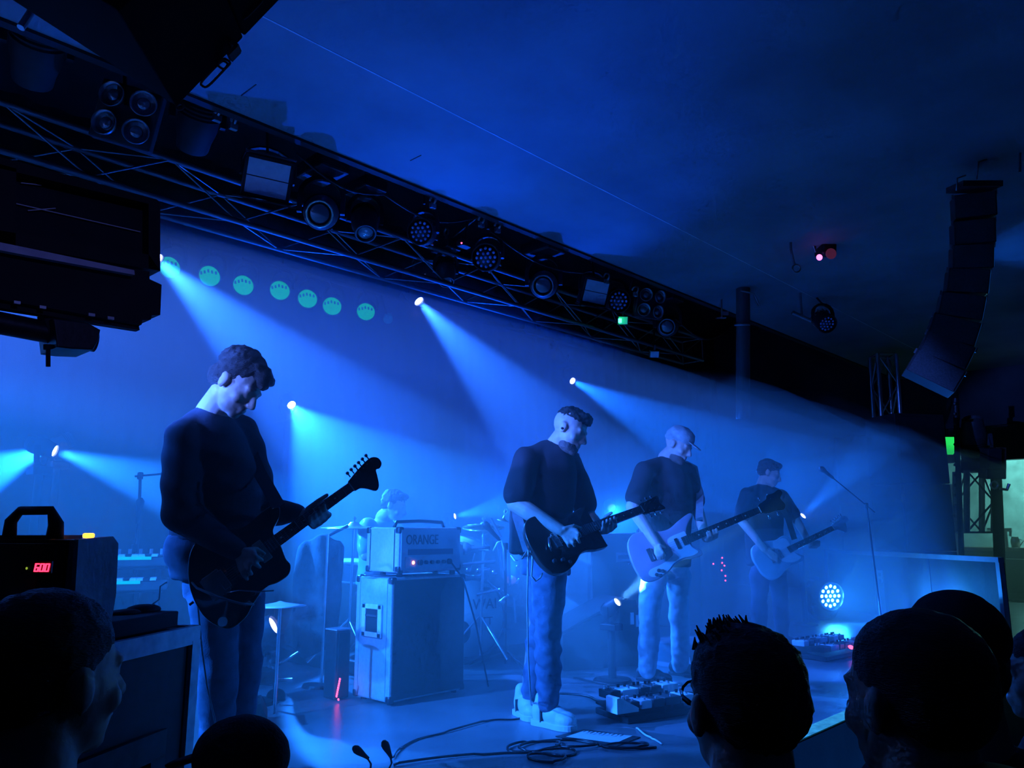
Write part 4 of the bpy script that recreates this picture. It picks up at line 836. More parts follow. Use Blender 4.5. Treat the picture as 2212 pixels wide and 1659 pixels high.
# floor beam lamps at the amp line
moving_head('floor lamp behind the dark guitarist with a short pale beam', P(592, 1350, 4.9), P(760, 1255, 4.9), LILAC, 60, 26, .15, s=.8, up=-1, group='floor lamps on the amp line', lens=5, post=True)
moving_head('floor lamp beside the wedge monitor lighting a trouser leg', P(1334, 1300, 5.6), P(1400, 1246, 5.45), (.09, .45, 1), 420, 20, .2, s=.45, up=-1, group='floor lamps on the amp line', lens=5, post=True)
# set lists, pedals, cables
def sheet(label, pts, lines=0, curl=0.0):
    q = [V(p) for p in pts]; r = thing('set_list', label, 'paper', (q[0] + q[2]) / 2)
    vs, fs = [], []
    for i in range(7):
        for j in range(5):
            p = q[0].lerp(q[1], i / 6).lerp(q[3].lerp(q[2], i / 6), j / 4); p.z = .006 + curl * (math.sin(i * .9) * .5 + .5) * .006; vs.append(p)
    for i in range(6):
        for j in range(4): fs.append((i * 5 + j, i * 5 + j + 1, (i + 1) * 5 + j + 1, (i + 1) * 5 + j))
    MB().add(vs, fs).add([v - ZZ * .002 for v in vs], fs).build('page', m_white, r, fixn=False)
    for k in range(lines):
        a = q[0].lerp(q[1], .12 + .76 * k / max(1, lines - 1)); b = q[3].lerp(q[2], .12 + .76 * k / max(1, lines - 1)); s0, s1 = .12, .3 + .3 * random.random()
        p, e = b.lerp(a, s0), b.lerp(a, s1); p.z = e.z = .0145; MB().box((0, 0, 0), ((e - p).length * .7, .005, .001), frame((p + e) / 2, e - p, z=ZZ)).build('handwriting', m_ink, r)
    return r
sheet('white set list sheet near the coiled cable', [onz(1222, 1594), onz(1262, 1580), onz(1366, 1592), onz(1330, 1608)][:1] + [onz(1330, 1608), onz(1366, 1592), onz(1262, 1581)], 10)
sheet('white set list sheet on the floor further back', [onz(1380, 1476), onz(1418, 1485), onz(1472, 1481), onz(1440, 1475)], 0)
bb = thing('dark_folder', 'dark flat folder under the nearer set list', 'folder', onz(1295, 1594)); MB().prism([(onz(x, y).x, onz(x, y).y) for x, y in [(1200, 1592), (1262, 1577), (1384, 1594), (1330, 1614)]], .001, .005).build('cover', m_lam, bb)
def pedalboard(label, cx, ax_, n, w=.62, d=.32, cols=None):
    M = frame(cx, ax_, z=ZZ); r = thing('pedalboard', label, 'pedalboard', cx)
    MB().bbox((0, 0, .02), (w, d, .035), .006, M).build('board', m_lam, r); MB().box((0, 0, .05), (w, d, .012), M @ MX.Rotation(.10, 4, 'X')).build('sloped_deck', m_blk, r)
    for sx in (-1, 1): MB().box((sx * w * .42, -d * .3, .004), (.04, .04, .008), M).build('foot', m_blk2, r)
    k = 0
    for row, y in enumerate((-.085, .085)):
        x = -w / 2 + .02
        while x < w / 2 - .07:
            pw = random.choice((.075, .09, .12)); k += 1
            mm = (cols or [m_white, m_blk, m_panel, m_gry, m_lam2])[k % 5]; z = .066 + .03 * row
            b = MB().bbox((x + pw / 2, y, z + .022), (pw, .115, .045), .005, M).build('pedal', mm, r); 
            for q in range(2): MB().cyl(M @ V((x + pw * (.3 + .4 * q), y + .03, z + .044)), M @ V((x + pw * (.3 + .4 * q), y + .03, z + .062)), .009, n=8).build('knob', m_blk if mm is not m_blk else m_panel, b)
            MB().cyl(M @ V((x + pw / 2, y - .035, z + .044)), M @ V((x + pw / 2, y - .035, z + .058)), .008, n=8).build('footswitch', m_chr, b); x += pw + .012
    return r
q = (onz(1330, 1572) + onz(1478, 1540)) / 2
p1 = pedalboard('pedalboard with pale stomp boxes in front of the white shoes', q + V((0.12, .10, 0)), onz(1478, 1547) - onz(1318, 1572), 6, .54, .30)
MB().prism([(0, 0), (.15, .0), (.15, .02), (.02, .085), (0, .08)], -.05, .05, frame(onz(1322, 1565) + ZZ * .06, onz(1478, 1547) - onz(1318, 1572), z=ZZ) @ MX.Rotation(math.pi / 2, 4, 'X')).build('rocker_pedal', m_white, p1)
disc('red_light', P(1397, 1526, 4.6), (-.5, -.5, .7), .012, m_red, p1, .004)
p2 = pedalboard('pedalboard of the far players by the barrier', (onz(1730, 1432) + onz(1850, 1400)) / 2, onz(1850, 1405) - onz(1735, 1428), 5, .75, .34)
disc('red_light', P(1838, 1398, 6.6), (-.5, -.5, .7), .022, m_red, p2, .006)
q = onz(1480, 1440); p3 = small_box('tuner_box', 'small pale box on the floor near the second set list', 'box', V((q.x, q.y, .04)), (.09, .07, .05), m_gry, (-.6, -.6, .3))
def floor_cable(label, pix, r=.006, m=None, z=None):
    pts = [onz(x, y) for x, y in pix]; out = []
    n = len(pts)
    for i in range(n - 1):
        p0, p1_, p2_, p3_ = pts[max(i - 1, 0)], pts[i], pts[i + 1], pts[min(i + 2, n - 1)]
        for t in [k / 6 for k in range(6)]:
            t2, t3 = t * t, t ** 3; out.append(.5 * ((2 * p1_) + (-p0 + p2_) * t + (2 * p0 - 5 * p1_ + 4 * p2_ - p3_) * t2 + (-p0 + 3 * p1_ - 3 * p2_ + p3_) * t3))
    out.append(pts[-1])
    for i, p in enumerate(out): p.z = r * (1 + .9 * (math.sin(i * .31) > .2)) if z is None else z
    return tag(MB().tube(out, r, 6).build('instrument_cable', m or m_cbl, smooth=True), label, 'cable', 'cables on the stage floor')
floor_cable('coiled black cable looping beside the nearer set list', [(850, 1655), (960, 1640), (1080, 1630), (1140, 1628), (1200, 1618), (1208, 1606), (1190, 1604), (1130, 1607), (1098, 1617), (1105, 1626), (1150, 1626), (1220, 1622), (1244, 1628), (1222, 1636), (1160, 1633), (1140, 1637), (1160, 1646), (1200, 1649), (1222, 1640), (1195, 1632), (1150, 1627), (1120, 1618), (1160, 1605), (1230, 1601), (1290, 1612), (1240, 1618), (1200, 1612)])
floor_cable('black cable trailing in loops past the nearer set list', [(1210, 1601), (1260, 1604), (1310, 1615), (1360, 1618), (1400, 1614), (1380, 1608), (1330, 1608), (1300, 1616), (1345, 1622), (1418, 1617)])
floor_cable('black cable curving from the white shoes to the stage front', [(1148, 1537), (1140, 1548), (1110, 1556), (1065, 1557), (1020, 1568), (960, 1585), (900, 1600), (862, 1622), (850, 1640)], .005)
floor_cable('dark cable running from the white shoes to the pedalboard', [(1205, 1503), (1255, 1507), (1300, 1518), (1350, 1527), (1400, 1525)], .008)
floor_cable('thin pale cable running off the pedalboard to the front', [(1375, 1575), (1395, 1592), (1415, 1600), (1430, 1610)], .005, m_panel)
floor_cable('dark cable crossing the floor behind the second set list', [(1240, 1466), (1300, 1480), (1380, 1490), (1470, 1497), (1560, 1500)], .006)
# gooseneck microphones poking up at the front edge
for k, (hx_, hy_, mx, my, bx, by) in enumerate([(766, 1616, 790, 1634, 800, 1672), (831, 1607, 842, 1630, 838, 1672)]):
    q = onz(bx, by); r = thing('gooseneck_microphone', ['gooseneck microphone bending left at the stage front', 'gooseneck microphone standing upright at the stage front'][k], 'microphone', V((q.x, q.y, 0)))
    a, b = P(hx_, hy_, 3.3), P(mx, my, 3.3); base_ = V((q.x, q.y, .012))
    MB().tube([base_, base_.lerp(b, .5) + RT * .012, b + (b - a) * .1, b], .0042, 6).build('neck', m_blk2, r, smooth=True)
    MB().lathe([(-.03, .006), (-.01, .009), (.02, .016), (.036, .017), (.05, .010), (.054, .002)], 14, zframe(b.lerp(a, .25), a - b)).build('capsule', m_blk2, r, smooth=True)
    MB().lathe([(0, .03), (.012, .026)], 14, MX.Translation((q.x, q.y, 0))).build('foot', m_blk2, r)
# ------------------------------------------------------------------ guitars
def crv(pts, k=5, closed=True):
    """smooth closed outline through control points"""
    n = len(pts); out = []
    for i in range(n):
        p0, p1, p2, p3 = [V(pts[(i + j) % n] + (0,)) for j in (-1, 0, 1, 2)]
        for q in range(k):
            t = q / k; p = .5 * ((2 * p1) + (-p0 + p2) * t + (2 * p0 - 5 * p1 + 4 * p2 - p3) * t * t + (-p0 + 3 * p1 - 3 * p2 + p3) * t ** 3); out.append((p.x, p.y))
    return out
m_gblk = mat('gloss_black_lacquer', (0.010, 0.010, 0.013), 0.12, var=.2, scale=8, coat=1.0, spec=.6)
m_gbrn = mat('dark_walnut_lacquer', (0.055, 0.030, 0.028), 0.25, var=.35, scale=5, coat=.5, stretch=(1, 6, 1))
m_gnat = mat('pale_mauve_lacquer', (0.34, 0.30, 0.38), 0.3, var=.2, scale=5, coat=.5)
m_gteal = mat('pale_blue_lacquer', (0.35, 0.50, 0.55), 0.3, var=.15, scale=5, coat=.5)
m_pgb = mat('dark_pickguard', (0.02, 0.02, 0.026), 0.3, var=.3, scale=10, coat=.3)
m_pgw = mat('white_pickguard', (0.70, 0.74, 0.78), 0.35, var=.05)
m_fb = mat('dark_fretboard', (0.035, 0.022, 0.02), 0.45, var=.3, scale=20, stretch=(1, 8, 1))
m_ivory = mat('aged_pickup_cover', (0.72, 0.70, 0.60), 0.4, var=.08)
BODY = {
 'offset': [(.259, -.03), (.245, -.085), (.245, -.12), (.215, -.148), (.16, -.147), (.11, -.132), (.04, -.155), (-.025, -.185), (-.096, -.18), (-.135, -.12), (-.145, -.05), (-.13, .04), (-.09, .12), (-.04, .178), (.015, .2), (.08, .185), (.14, .15), (.2, .132), (.27, .14), (.33, .138), (.35, .11), (.32, .075), (.275, .05), (.262, .02)],
 'horned': [(.205, -.028), (.215, -.06), (.25, -.085), (.285, -.12), (.255, -.125), (.20, -.118), (.15, -.105), (.10, -.11), (.04, -.145), (-.04, -.17), (-.11, -.155), (-.15, -.09), (-.16, 0), (-.15, .09), (-.11, .155), (-.04, .17), (.04, .145), (.10, .11), (.15, .105), (.20, .12), (.255, .13), (.29, .125), (.25, .088), (.215, .06), (.205, .028)],
 'crescent': [(.29, -.03), (.30, -.06), (.335, -.10), (.325, -.13), (.26, -.125), (.2, -.11), (.13, -.12), (.04, -.155), (-.06, -.165), (-.12, -.13), (-.14, -.05), (-.135, .05), (-.11, .13), (-.05, .17), (.05, .155), (.13, .12), (.2, .115), (.28, .14), (.37, .16), (.39, .14), (.335, .10), (.30, .06), (.29, .03)],
 'single': [(.215, -.03), (.23, -.06), (.265, -.10), (.24, -.13), (.18, -.128), (.12, -.115), (.04, -.14), (-.04, -.165), (-.11, -.15), (-.15, -.08), (-.155, 0), (-.15, .08), (-.11, .15), (-.04, .165), (.04, .15), (.12, .125), (.18, .13), (.23, .12), (.245, .07), (.22, .03)]}
PG = {
 'offset': [(.25, -.03), (.235, -.09), (.2, -.135), (.15, -.135), (.06, -.135), (.0, -.15), (-.04, -.13), (-.03, -.06), (.03, -.045), (.05, .0), (.04, .05), (.09, .10), (.15, .115), (.2, .10), (.25, .06), (.255, .02)],
 'horned': [(.20, -.03), (.2, -.09), (.13, -.09), (.04, -.11), (-.02, -.09), (.02, -.05), (.10, -.04), (.11, .04), (.14, .09), (.2, .1), (.205, .03)],
 'crescent': [(.28, -.03), (.285, -.06), (.31, -.10), (.26, -.11), (.19, -.10), (.12, -.11), (.06, -.14), (-.02, -.15), (-.07, -.125), (-.05, -.09), (.04, -.085), (.12, -.065), (.145, -.04), (.15, .05), (.26, .06), (.285, .05)],
 'single': [(.21, -.03), (.215, -.06), (.235, -.10), (.17, -.11), (.10, -.085), (.06, -.04), (.06, .05), (.09, .12), (.17, .115), (.21, .09), (.21, .03)]}
def guitar(style, label, bridge, nut, nrm, bm_, pg, scale=.648, frets=21, tun='line', pick=(), group=None, roll=0.0, headm=None, name='electric_guitar', knobs=()):
    bridge, nut = V(bridge), V(nut); u = (nut - bridge); s = u.length / scale
    FG_ = frame(bridge, u, z=nrm) @ MX.Rotation(roll, 4, 'X') @ MX.Scale(s, 4)
    r = thing(name, label, 'guitar', bridge, group); b = lambda: MB()
    sc = scale
    b().prism(crv(BODY[style], 4), -.040, 0, FG_, .006).build('body', bm_, r, smooth='auto')
    b().prism(crv(PG[style], 4), .0, .003, FG_).build('pickguard', pg, r)
    jx = max(p[0] for p in BODY[style] if abs(p[1]) < .04) - .03
    nk = b().prism([(jx, -.027), (sc, -.0215), (sc, .0215), (jx, .027)], -.018, .004, FG_, .004).build('neck', headm or bm_, r)
    b().prism([(jx - .02, -.028), (sc, -.0215), (sc, .0215), (jx - .02, .028)], .004, .009, FG_).build('fretboard', m_fb, nk)
    for k in range(1, frets + 1):
        x = sc - sc * (1 - 2 ** (-k / 12)); w = .0215 + (.028 - .0215) * (sc - x) / (sc - jx + .02)
        if x > jx - .02: b().box((x, 0, .0097), (.0028, 2 * w, .0018), FG_).build('fret', m_chr, nk)
        if k in (3, 5, 7, 9, 12, 15): b().box((sc - sc * (1 - 2 ** (-(k - .5) / 12)), 0, .0093), (.009, .009, .0012), FG_).build('inlay', m_ivory, nk)
    b().box((sc + .002, 0, .008), (.005, .044, .009), FG_).build('nut', m_ivory, nk)
    if tun == 'line': ho = [(0, -.022), (0, .022), (.02, .032), (.07, .045), (.13, .056), (.16, .052), (.178, .032), (.175, .005), (.155, -.008), (.137, -.004), (.125, -.03), (.105, -.07), (.08, -.082), (.055, -.052), (.03, -.03)]
    elif tun == 'scroll': ho = [(0, -.022), (0, .022), (.03, .04), (.08, .05), (.10, .075), (.15, .07), (.2, .08), (.215, .05), (.18, .02), (.19, -.03), (.16, -.06), (.10, -.045), (.05, -.045), (.02, -.03)]
    else: ho = [(0, -.022), (0, .022), (.025, .036), (.06, .036), (.155, .046), (.165, .03), (.15, .0), (.165, -.03), (.155, -.046), (.06, -.036), (.025, -.036)]
    hd = b().prism(crv([(sc + x, y) for x, y in ho], 3), -.012, .004, FG_, .002).build('headstock', headm or bm_, nk)
    n_t = 6 if tun != 'scroll' else 4
    for k in range(n_t):
        if tun == 'line': x, y, d = sc + .025 + .023 * k, .040 + .0033 * k, 1
        else: x, y, d = sc + .04 + (.042 if tun == 'both' else .07) * (k % (n_t // 2)), (.037 if tun == 'both' else .055) * (1 if k < n_t // 2 else -1), (1 if k < n_t // 2 else -1)
        t = b().cyl(FG_ @ V((x, y - .002 * d, -.004)), FG_ @ V((x, y + .014 * d, -.004)), .0035 * s, n=6); t.ell(FG_ @ V((x, y + .02 * d, -.004)), (.0085 * s, .0085 * s, .0085 * s), n=10, m=6); t.build('tuner', m_chr, hd, smooth=True) if False else t.build('tuner', m_chr, nk, smooth=True)
        b().cyl(FG_ @ V((x, y - .014 * d, .002)), FG_ @ V((x, y - .014 * d, .013)), .003 * s, n=8).build('post', m_chr, nk)
    for k in range(6 if tun != 'scroll' else 4):
        y = (k - 2.5) * .0085 if tun != 'scroll' else (k - 1.5) * .013
        stick('string', FG_ @ V((-.02, y * 1.15, .016)), FG_ @ V((sc, y * .8, .012)), .0007, m_chr, r, 5)
    b().bbox((-.005, 0, .008), (.035, .085, .014), .003, FG_).build('bridge', m_chr, r)
    for (x, w, h, mm) in pick: b().bbox((x, 0, .005), (w, h, .012), .003, FG_).build('pickup', mm, r)
    for (x, y) in knobs: b().lathe([(0, .012), (.012, .011), (.014, .008)], 12, FG_ @ MX.Translation((x, y, .002))).build('knob', m_gry, r)
    b().cyl(FG_ @ V((-.145, .0, -.02)), FG_ @ V((-.165, .0, -.02)), .006).build('strap_button', m_chr, r)
    return r, FG_
NF = lambda p, a=0, b=0: (CAM - V(p)).normalized() + RT * a + ZZ * b
GG = 'electric guitars'
g1, GF1 = guitar('offset', 'black offset guitar with a pale neck pickup, held by the front player', P(484, 1251, 2.98), P(758, 1052, 3.2), NF(P(600, 1150, 3.05), .05, .12), m_gblk, m_pgb, .648, 21, 'line', ((.185, .042, .095, m_ivory), (.04, .03, .09, m_gblk)), GG, knobs=((.06, -.12), (.02, -.14)), headm=m_gbrn)
MB().bbox((-.035, .0, .006), (.075, .11, .010), .004, GF1).build('vibrato_plate', m_chr, g1); MB().box((-.075, .0, .013), (.014, .10, .008), GF1).build('tailpiece', m_chr, g1)
MB().tube([GF1 @ V(p) for p in [(-.03, -.05, .02), (.02, -.075, .035), (.08, -.13, .03), (.13, -.165, .03)]], .003, 6).build('vibrato_arm', m_chr, g1, smooth=True)
MB().lathe([(0, .02), (.003, .02)], 14, GF1 @ MX.Translation((-.10, -.14, 0))).build('jack_plate', m_chr, g1)
tag(MB().tube([P(414, 1257, 2.95), P(425, 1270, 2.93), P(470, 1290, 2.9), P(520, 1304, 2.9), P(548, 1306, 2.93), P(538, 1300, 2.96), P(524, 1312, 2.98)], .0045, 6).tube([P(414, 1257, 2.95), P(427, 1300, 3.0), P(436, 1400, 3.0), P(447, 1480, 3.0), P(465, 1560, 3.05), P(480, 1630, 3.1)], .0035, 6).build('guitar_lead', mat('pale_lead', (.35, .38, .42), .4), smooth=True), 'thin lead looping from the black offset guitar', 'cable')
g2, GF2 = guitar('horned', 'dark double-horned guitar held by the player in white shoes', P(1202, 1168, 3.98), P(1385, 1101, 4.32), NF(P(1290, 1135, 4.1), -.25, .15), m_gbrn, m_pgb, .628, 22, 'both', ((.05, .035, .075, m_chr), (.15, .035, .075, m_gblk)), GG, headm=m_gblk, knobs=((-.03, -.11), (-.08, -.1), (.0, -.135)))
MB().tube([GF2 @ V(p) for p in [(-.02, .03, .012), (-.05, .02, .018), (-.07, -.02, .02), (-.07, -.05, .014)]], .006, 6).build('vibrola_plate', m_chr, g2, smooth=True)
tag(MB().tube([P(1140, 1188, 4.1), P(1128, 1207, 4.0), P(1113, 1212, 4.0), P(1104, 1200, 4.1)], .0055, 6).tube([P(1150, 1186, 4.0), P(1150, 1215, 3.98), P(1148, 1245, 3.98), P(1158, 1255, 3.98), P(1167, 1248, 3.98), P(1172, 1238, 4.0)], .005, 6).tube([P(1141, 1188, 4.05), P(1139, 1300, 4.05), P(1141, 1420, 4.05), P(1146, 1500, 4.1), onz(1148, 1537)], .0045, 6).build('guitar_lead', mat('cream_lead', (.55, .5, .5), .45), smooth=True), 'cream lead looping from the double-horned guitar to the floor', 'cable')
g3, GF3 = guitar('crescent', 'bass guitar with a big white pickguard held by the capped player', P(1406, 1198, 5.25), P(1640, 1102, 5.4), NF(P(1500, 1150, 5.3), .0, .12), m_gnat, m_pgw, .84, 20, 'scroll', ((.08, .04, .08, m_chr), (.2, .022, .075, m_gblk)), GG, name='bass_guitar', headm=m_gblk, knobs=((.0, -.115), (-.025, -.135), (.025, -.13), (.0, -.15)))
g4, GF4 = guitar('single', 'pale blue guitar held by the furthest player', P(1668, 1206, 6.75), P(1799, 1141, 6.9), NF(P(1730, 1170, 6.8), .0, .1), m_gteal, m_pgw, .648, 21, 'line', ((.09, .02, .075, m_chr), (-.0, .03, .08, m_chr)), GG, headm=m_gteal)
def strap(label, pts, wdir, w, m, parent=None, name='guitar_strap'):
    """flat band through points"""
    pts = [V(p) for p in pts]; mb = MB(); k = len(pts); vs, fs = [], []
    for i, p in enumerate(pts):
        t = (pts[min(i + 1, k - 1)] - pts[max(i - 1, 0)]).normalized(); n_ = V(wdir[i] if isinstance(wdir, list) else wdir); a = (n_ - t * n_.dot(t)).normalized(); o = t.cross(a) * .0025
        vs += [p - a * w / 2 - o, p + a * w / 2 - o, p + a * w / 2 + o, p - a * w / 2 + o]
    for i in range(k - 1):
        for j in range(4): fs.append((4 * i + j, 4 * i + (j + 1) % 4, 4 * i + 4 + (j + 1) % 4, 4 * i + 4 + j))
    fs += [(3, 2, 1, 0), tuple(4 * (k - 1) + j for j in range(4))]
    mb.add(vs, fs); return mb.build(name, m, parent)
# ------------------------------------------------------------------ people
m_skin = mat('skin', (0.56, 0.42, 0.36), 0.5, var=.12, scale=14, bump=.06, bscale=90)
m_hair = mat('dark_hair', (0.018, 0.014, 0.013), 0.55, var=.4, scale=30, bump=.5, bscale=140, stretch=(1, 1, 4))
m_hair2 = mat('brown_hair', (0.05, 0.04, 0.036), 0.5, var=.4, scale=30, bump=.5, bscale=140)
m_beard = mat('cropped_beard', (0.13, 0.10, 0.09), 0.7, var=.3, scale=40, bump=.4, bscale=160)
m_black_t = mat('black_cotton', (0.022, 0.022, 0.028), 0.9, var=.25, scale=12, bump=.15, bscale=200)
m_sweat = mat('navy_sweatshirt', (0.035, 0.04, 0.06), 0.92, var=.3, scale=14, bump=.2, bscale=200)
m_jean = mat('blue_denim', (0.13, 0.17, 0.27), 0.85, var=.3, scale=18, bump=.2, bscale=260)
m_jeand = mat('dark_denim', (0.05, 0.06, 0.10), 0.85, var=.3, scale=18, bump=.2, bscale=260)
m_jeanl = mat('light_denim', (0.36, 0.42, 0.50), 0.85, var=.2, scale=18, bump=.2, bscale=260)
m_shoe = mat('white_leather', (0.78, 0.80, 0.82), 0.45, var=.06, scale=20)
m_dshoe = mat('dark_shoe', (0.03, 0.03, 0.035), 0.5)
m_cap = mat('grey_cap_cloth', (0.34, 0.42, 0.42), 0.85, var=.25, scale=18, bump=.2, bscale=120)
m_web = mat('grey_webbing', (0.30, 0.32, 0.36), 0.7, var=.15, scale=60)
def atz(px, d, z):
    y = H / 2 - ((z - CAM.z) / d - FWD.z) / UPV.z * F; return P(px, y, d)
def headf(c, look, tilt_up=None): return frame(c, V(look).cross(V(tilt_up or ZZ)), y=look)     # x right, y forward, z up
def head(mb, M, s=1.0, neck=None, nr=(.056, .064)):
    R = M.to_3x3(); T = lambda p: M @ (V(p) * s); S = lambda r: tuple(q * s for q in r)
    E = lambda c, r: mb.ell(T(c), S(r), R, 18, 12)
    E((0, -.014, .030), (.076, .097, .086)); E((0, .018, -.022), (.066, .076, .085)); E((0, .030, -.070), (.054, .056, .042)); E((0, .062, -.094), (.030, .024, .020))
    E((0, .072, .016), (.052, .022, .014)); E((0, .084, -.064), (.023, .013, .008)); E((0, .081, -.077), (.020, .013, .008))
    mb.caps(T((0, .088, .004)), T((0, .110, -.034)), .009 * s, .013 * s, 10); E((0, .100, -.038), (.018, .013, .010))
    for q in (-1, 1):
        E((q * .079, -.008, -.012), (.010, .020, .032)); E((q * .083, -.014, .004), (.007, .014, .016)); E((q * .030, .072, -.001), (.016, .012, .011)); E((q * .040, .058, -.035), (.024, .022, .024))
    if neck is not None: mb.caps(T((0, -.022, -.055)), V(neck), nr[0] * s, nr[1] * s, 16)
def hair(M, s, parts, m, parent, vox=.007, rough=.006, freq=60, name='hair'):
    mb = MB(); R = M.to_3x3()
    for c, r in parts: mb.ell(M @ (V(c) * s), tuple(q * s for q in r), R, 18, 12)
    return remesh(mb, vox, 2, lambda p, n: rough * NZ.noise(p * freq) + rough * .7 * NZ.noise(p * freq * .4)).build(name, m, parent, smooth=True)
SHORT = [((0, -.022, .048), (.082, .100, .080)), ((0, -.050, .010), (.078, .068, .075)), ((0, .045, .092), (.058, .045, .026)), ((0.066, -.02, .03), (.018, .045, .045)), ((-.066, -.02, .03), (.018, .045, .045))]
def hand(mb, wrist, fingers, thumb=None, r=.0095, palm=.015):
    """fingers: four lists knuckle, middle joint, tip; each finger stays separate"""
    w = V(wrist); ks = [V(f[0]) for f in fingers]
    for k in ks: mb.caps(w, k, palm * 1.05, palm * .92, 10)
    for a, b in zip(ks, ks[1:]): mb.caps(a, b, palm * .85, palm * .85, 10)
    for i, f in enumerate(fingers): mb.chain(f, [r * q for q in (1.08, 1.0, .86)][:len(f)], 10)
    if thumb: mb.chain([V(t) for t in thumb], [r * 1.35, r * 1.15, r * .95][:len(thumb)], 10)
def fing(kn, tip, d0, d1, bend=.0, bd=0.0):
    """pixel knuckle/tip pairs to bent fingers"""
    a, b = P(kn[0], kn[1], d0), P(tip[0], tip[1], d1); m_ = a.lerp(b, .5) - FW0 * bd + ZZ * bend; return [a, m_, b]
def wr(amp, f, seed=0, fold=None):
    def g(p, n):
        q = p + V((seed, seed * .7, 0)); v = amp * NZ.noise(q * f) + amp * .5 * NZ.noise(V((q.x * f * 2.1, q.y * f * 2.1, q.z * f * 3.2)))
        if fold: v += fold(p, n)
        return v
    return g
def shoe(label_m, toe, heel, w, h, parent, sole_m=None, name='shoe'):
    toe, heel = V(toe), V(heel); d = toe - heel; L_ = d.length; M = frame(V((heel.x, heel.y, 0)), V((d.x, d.y, 0)), z=ZZ); mb = MB(); R = M.to_3x3()
    E = lambda c, r: mb.ell(M @ V(c), r, R, 16, 10)
    E((L_ * .78, 0, h * .36), (L_ * .22, w * .48, h * .34)); E((L_ * .5, 0, h * .48), (L_ * .3, w * .42, h * .42)); E((L_ * .16, 0, h * .52), (L_ * .17, w * .36, h * .48)); mb.caps(M @ V((L_ * .2, 0, h * .6)), M @ V((L_ * .22, 0, h * 1.05)), w * .38, w * .34)
    o = remesh(mb, .006, 4).build(name, label_m, parent, smooth=True)
    out = crv([(L_ * 1.0, 0), (L_ * .93, w * .36), (L_ * .72, w * .5), (L_ * .4, w * .42), (L_ * .08, w * .4), (0, 0), (L_ * .08, -w * .4), (L_ * .4, -w * .4), (L_ * .72, -w * .5), (L_ * .93, -w * .36)], 3)
    MB().prism(out, .0, h * .24, M, .004).build('sole', sole_m or label_m, o)
    if label_m is m_shoe:
        for k in range(4): stick('lace', M @ V((L_ * (.42 + .09 * k), -w * .2, h * (.93 - .10 * k))), M @ V((L_ * (.44 + .09 * k), w * .2, h * (.93 - .10 * k))), .004, m_panel, o, 5)
        MB().box((L_ * .30, 0, h * .45), (.006, w * .86, h * .5), M).build('stripe', m_gry, o)
    return o
def leg(mb, hip, knee, ankle, r): mb.chain([hip, V(hip).lerp(V(knee), .5), knee, V(knee).lerp(V(ankle), .4), ankle], [r[0], r[0] * .9, r[1], r[1] * .95, r[2]], 16)
GP = 'band members on stage'
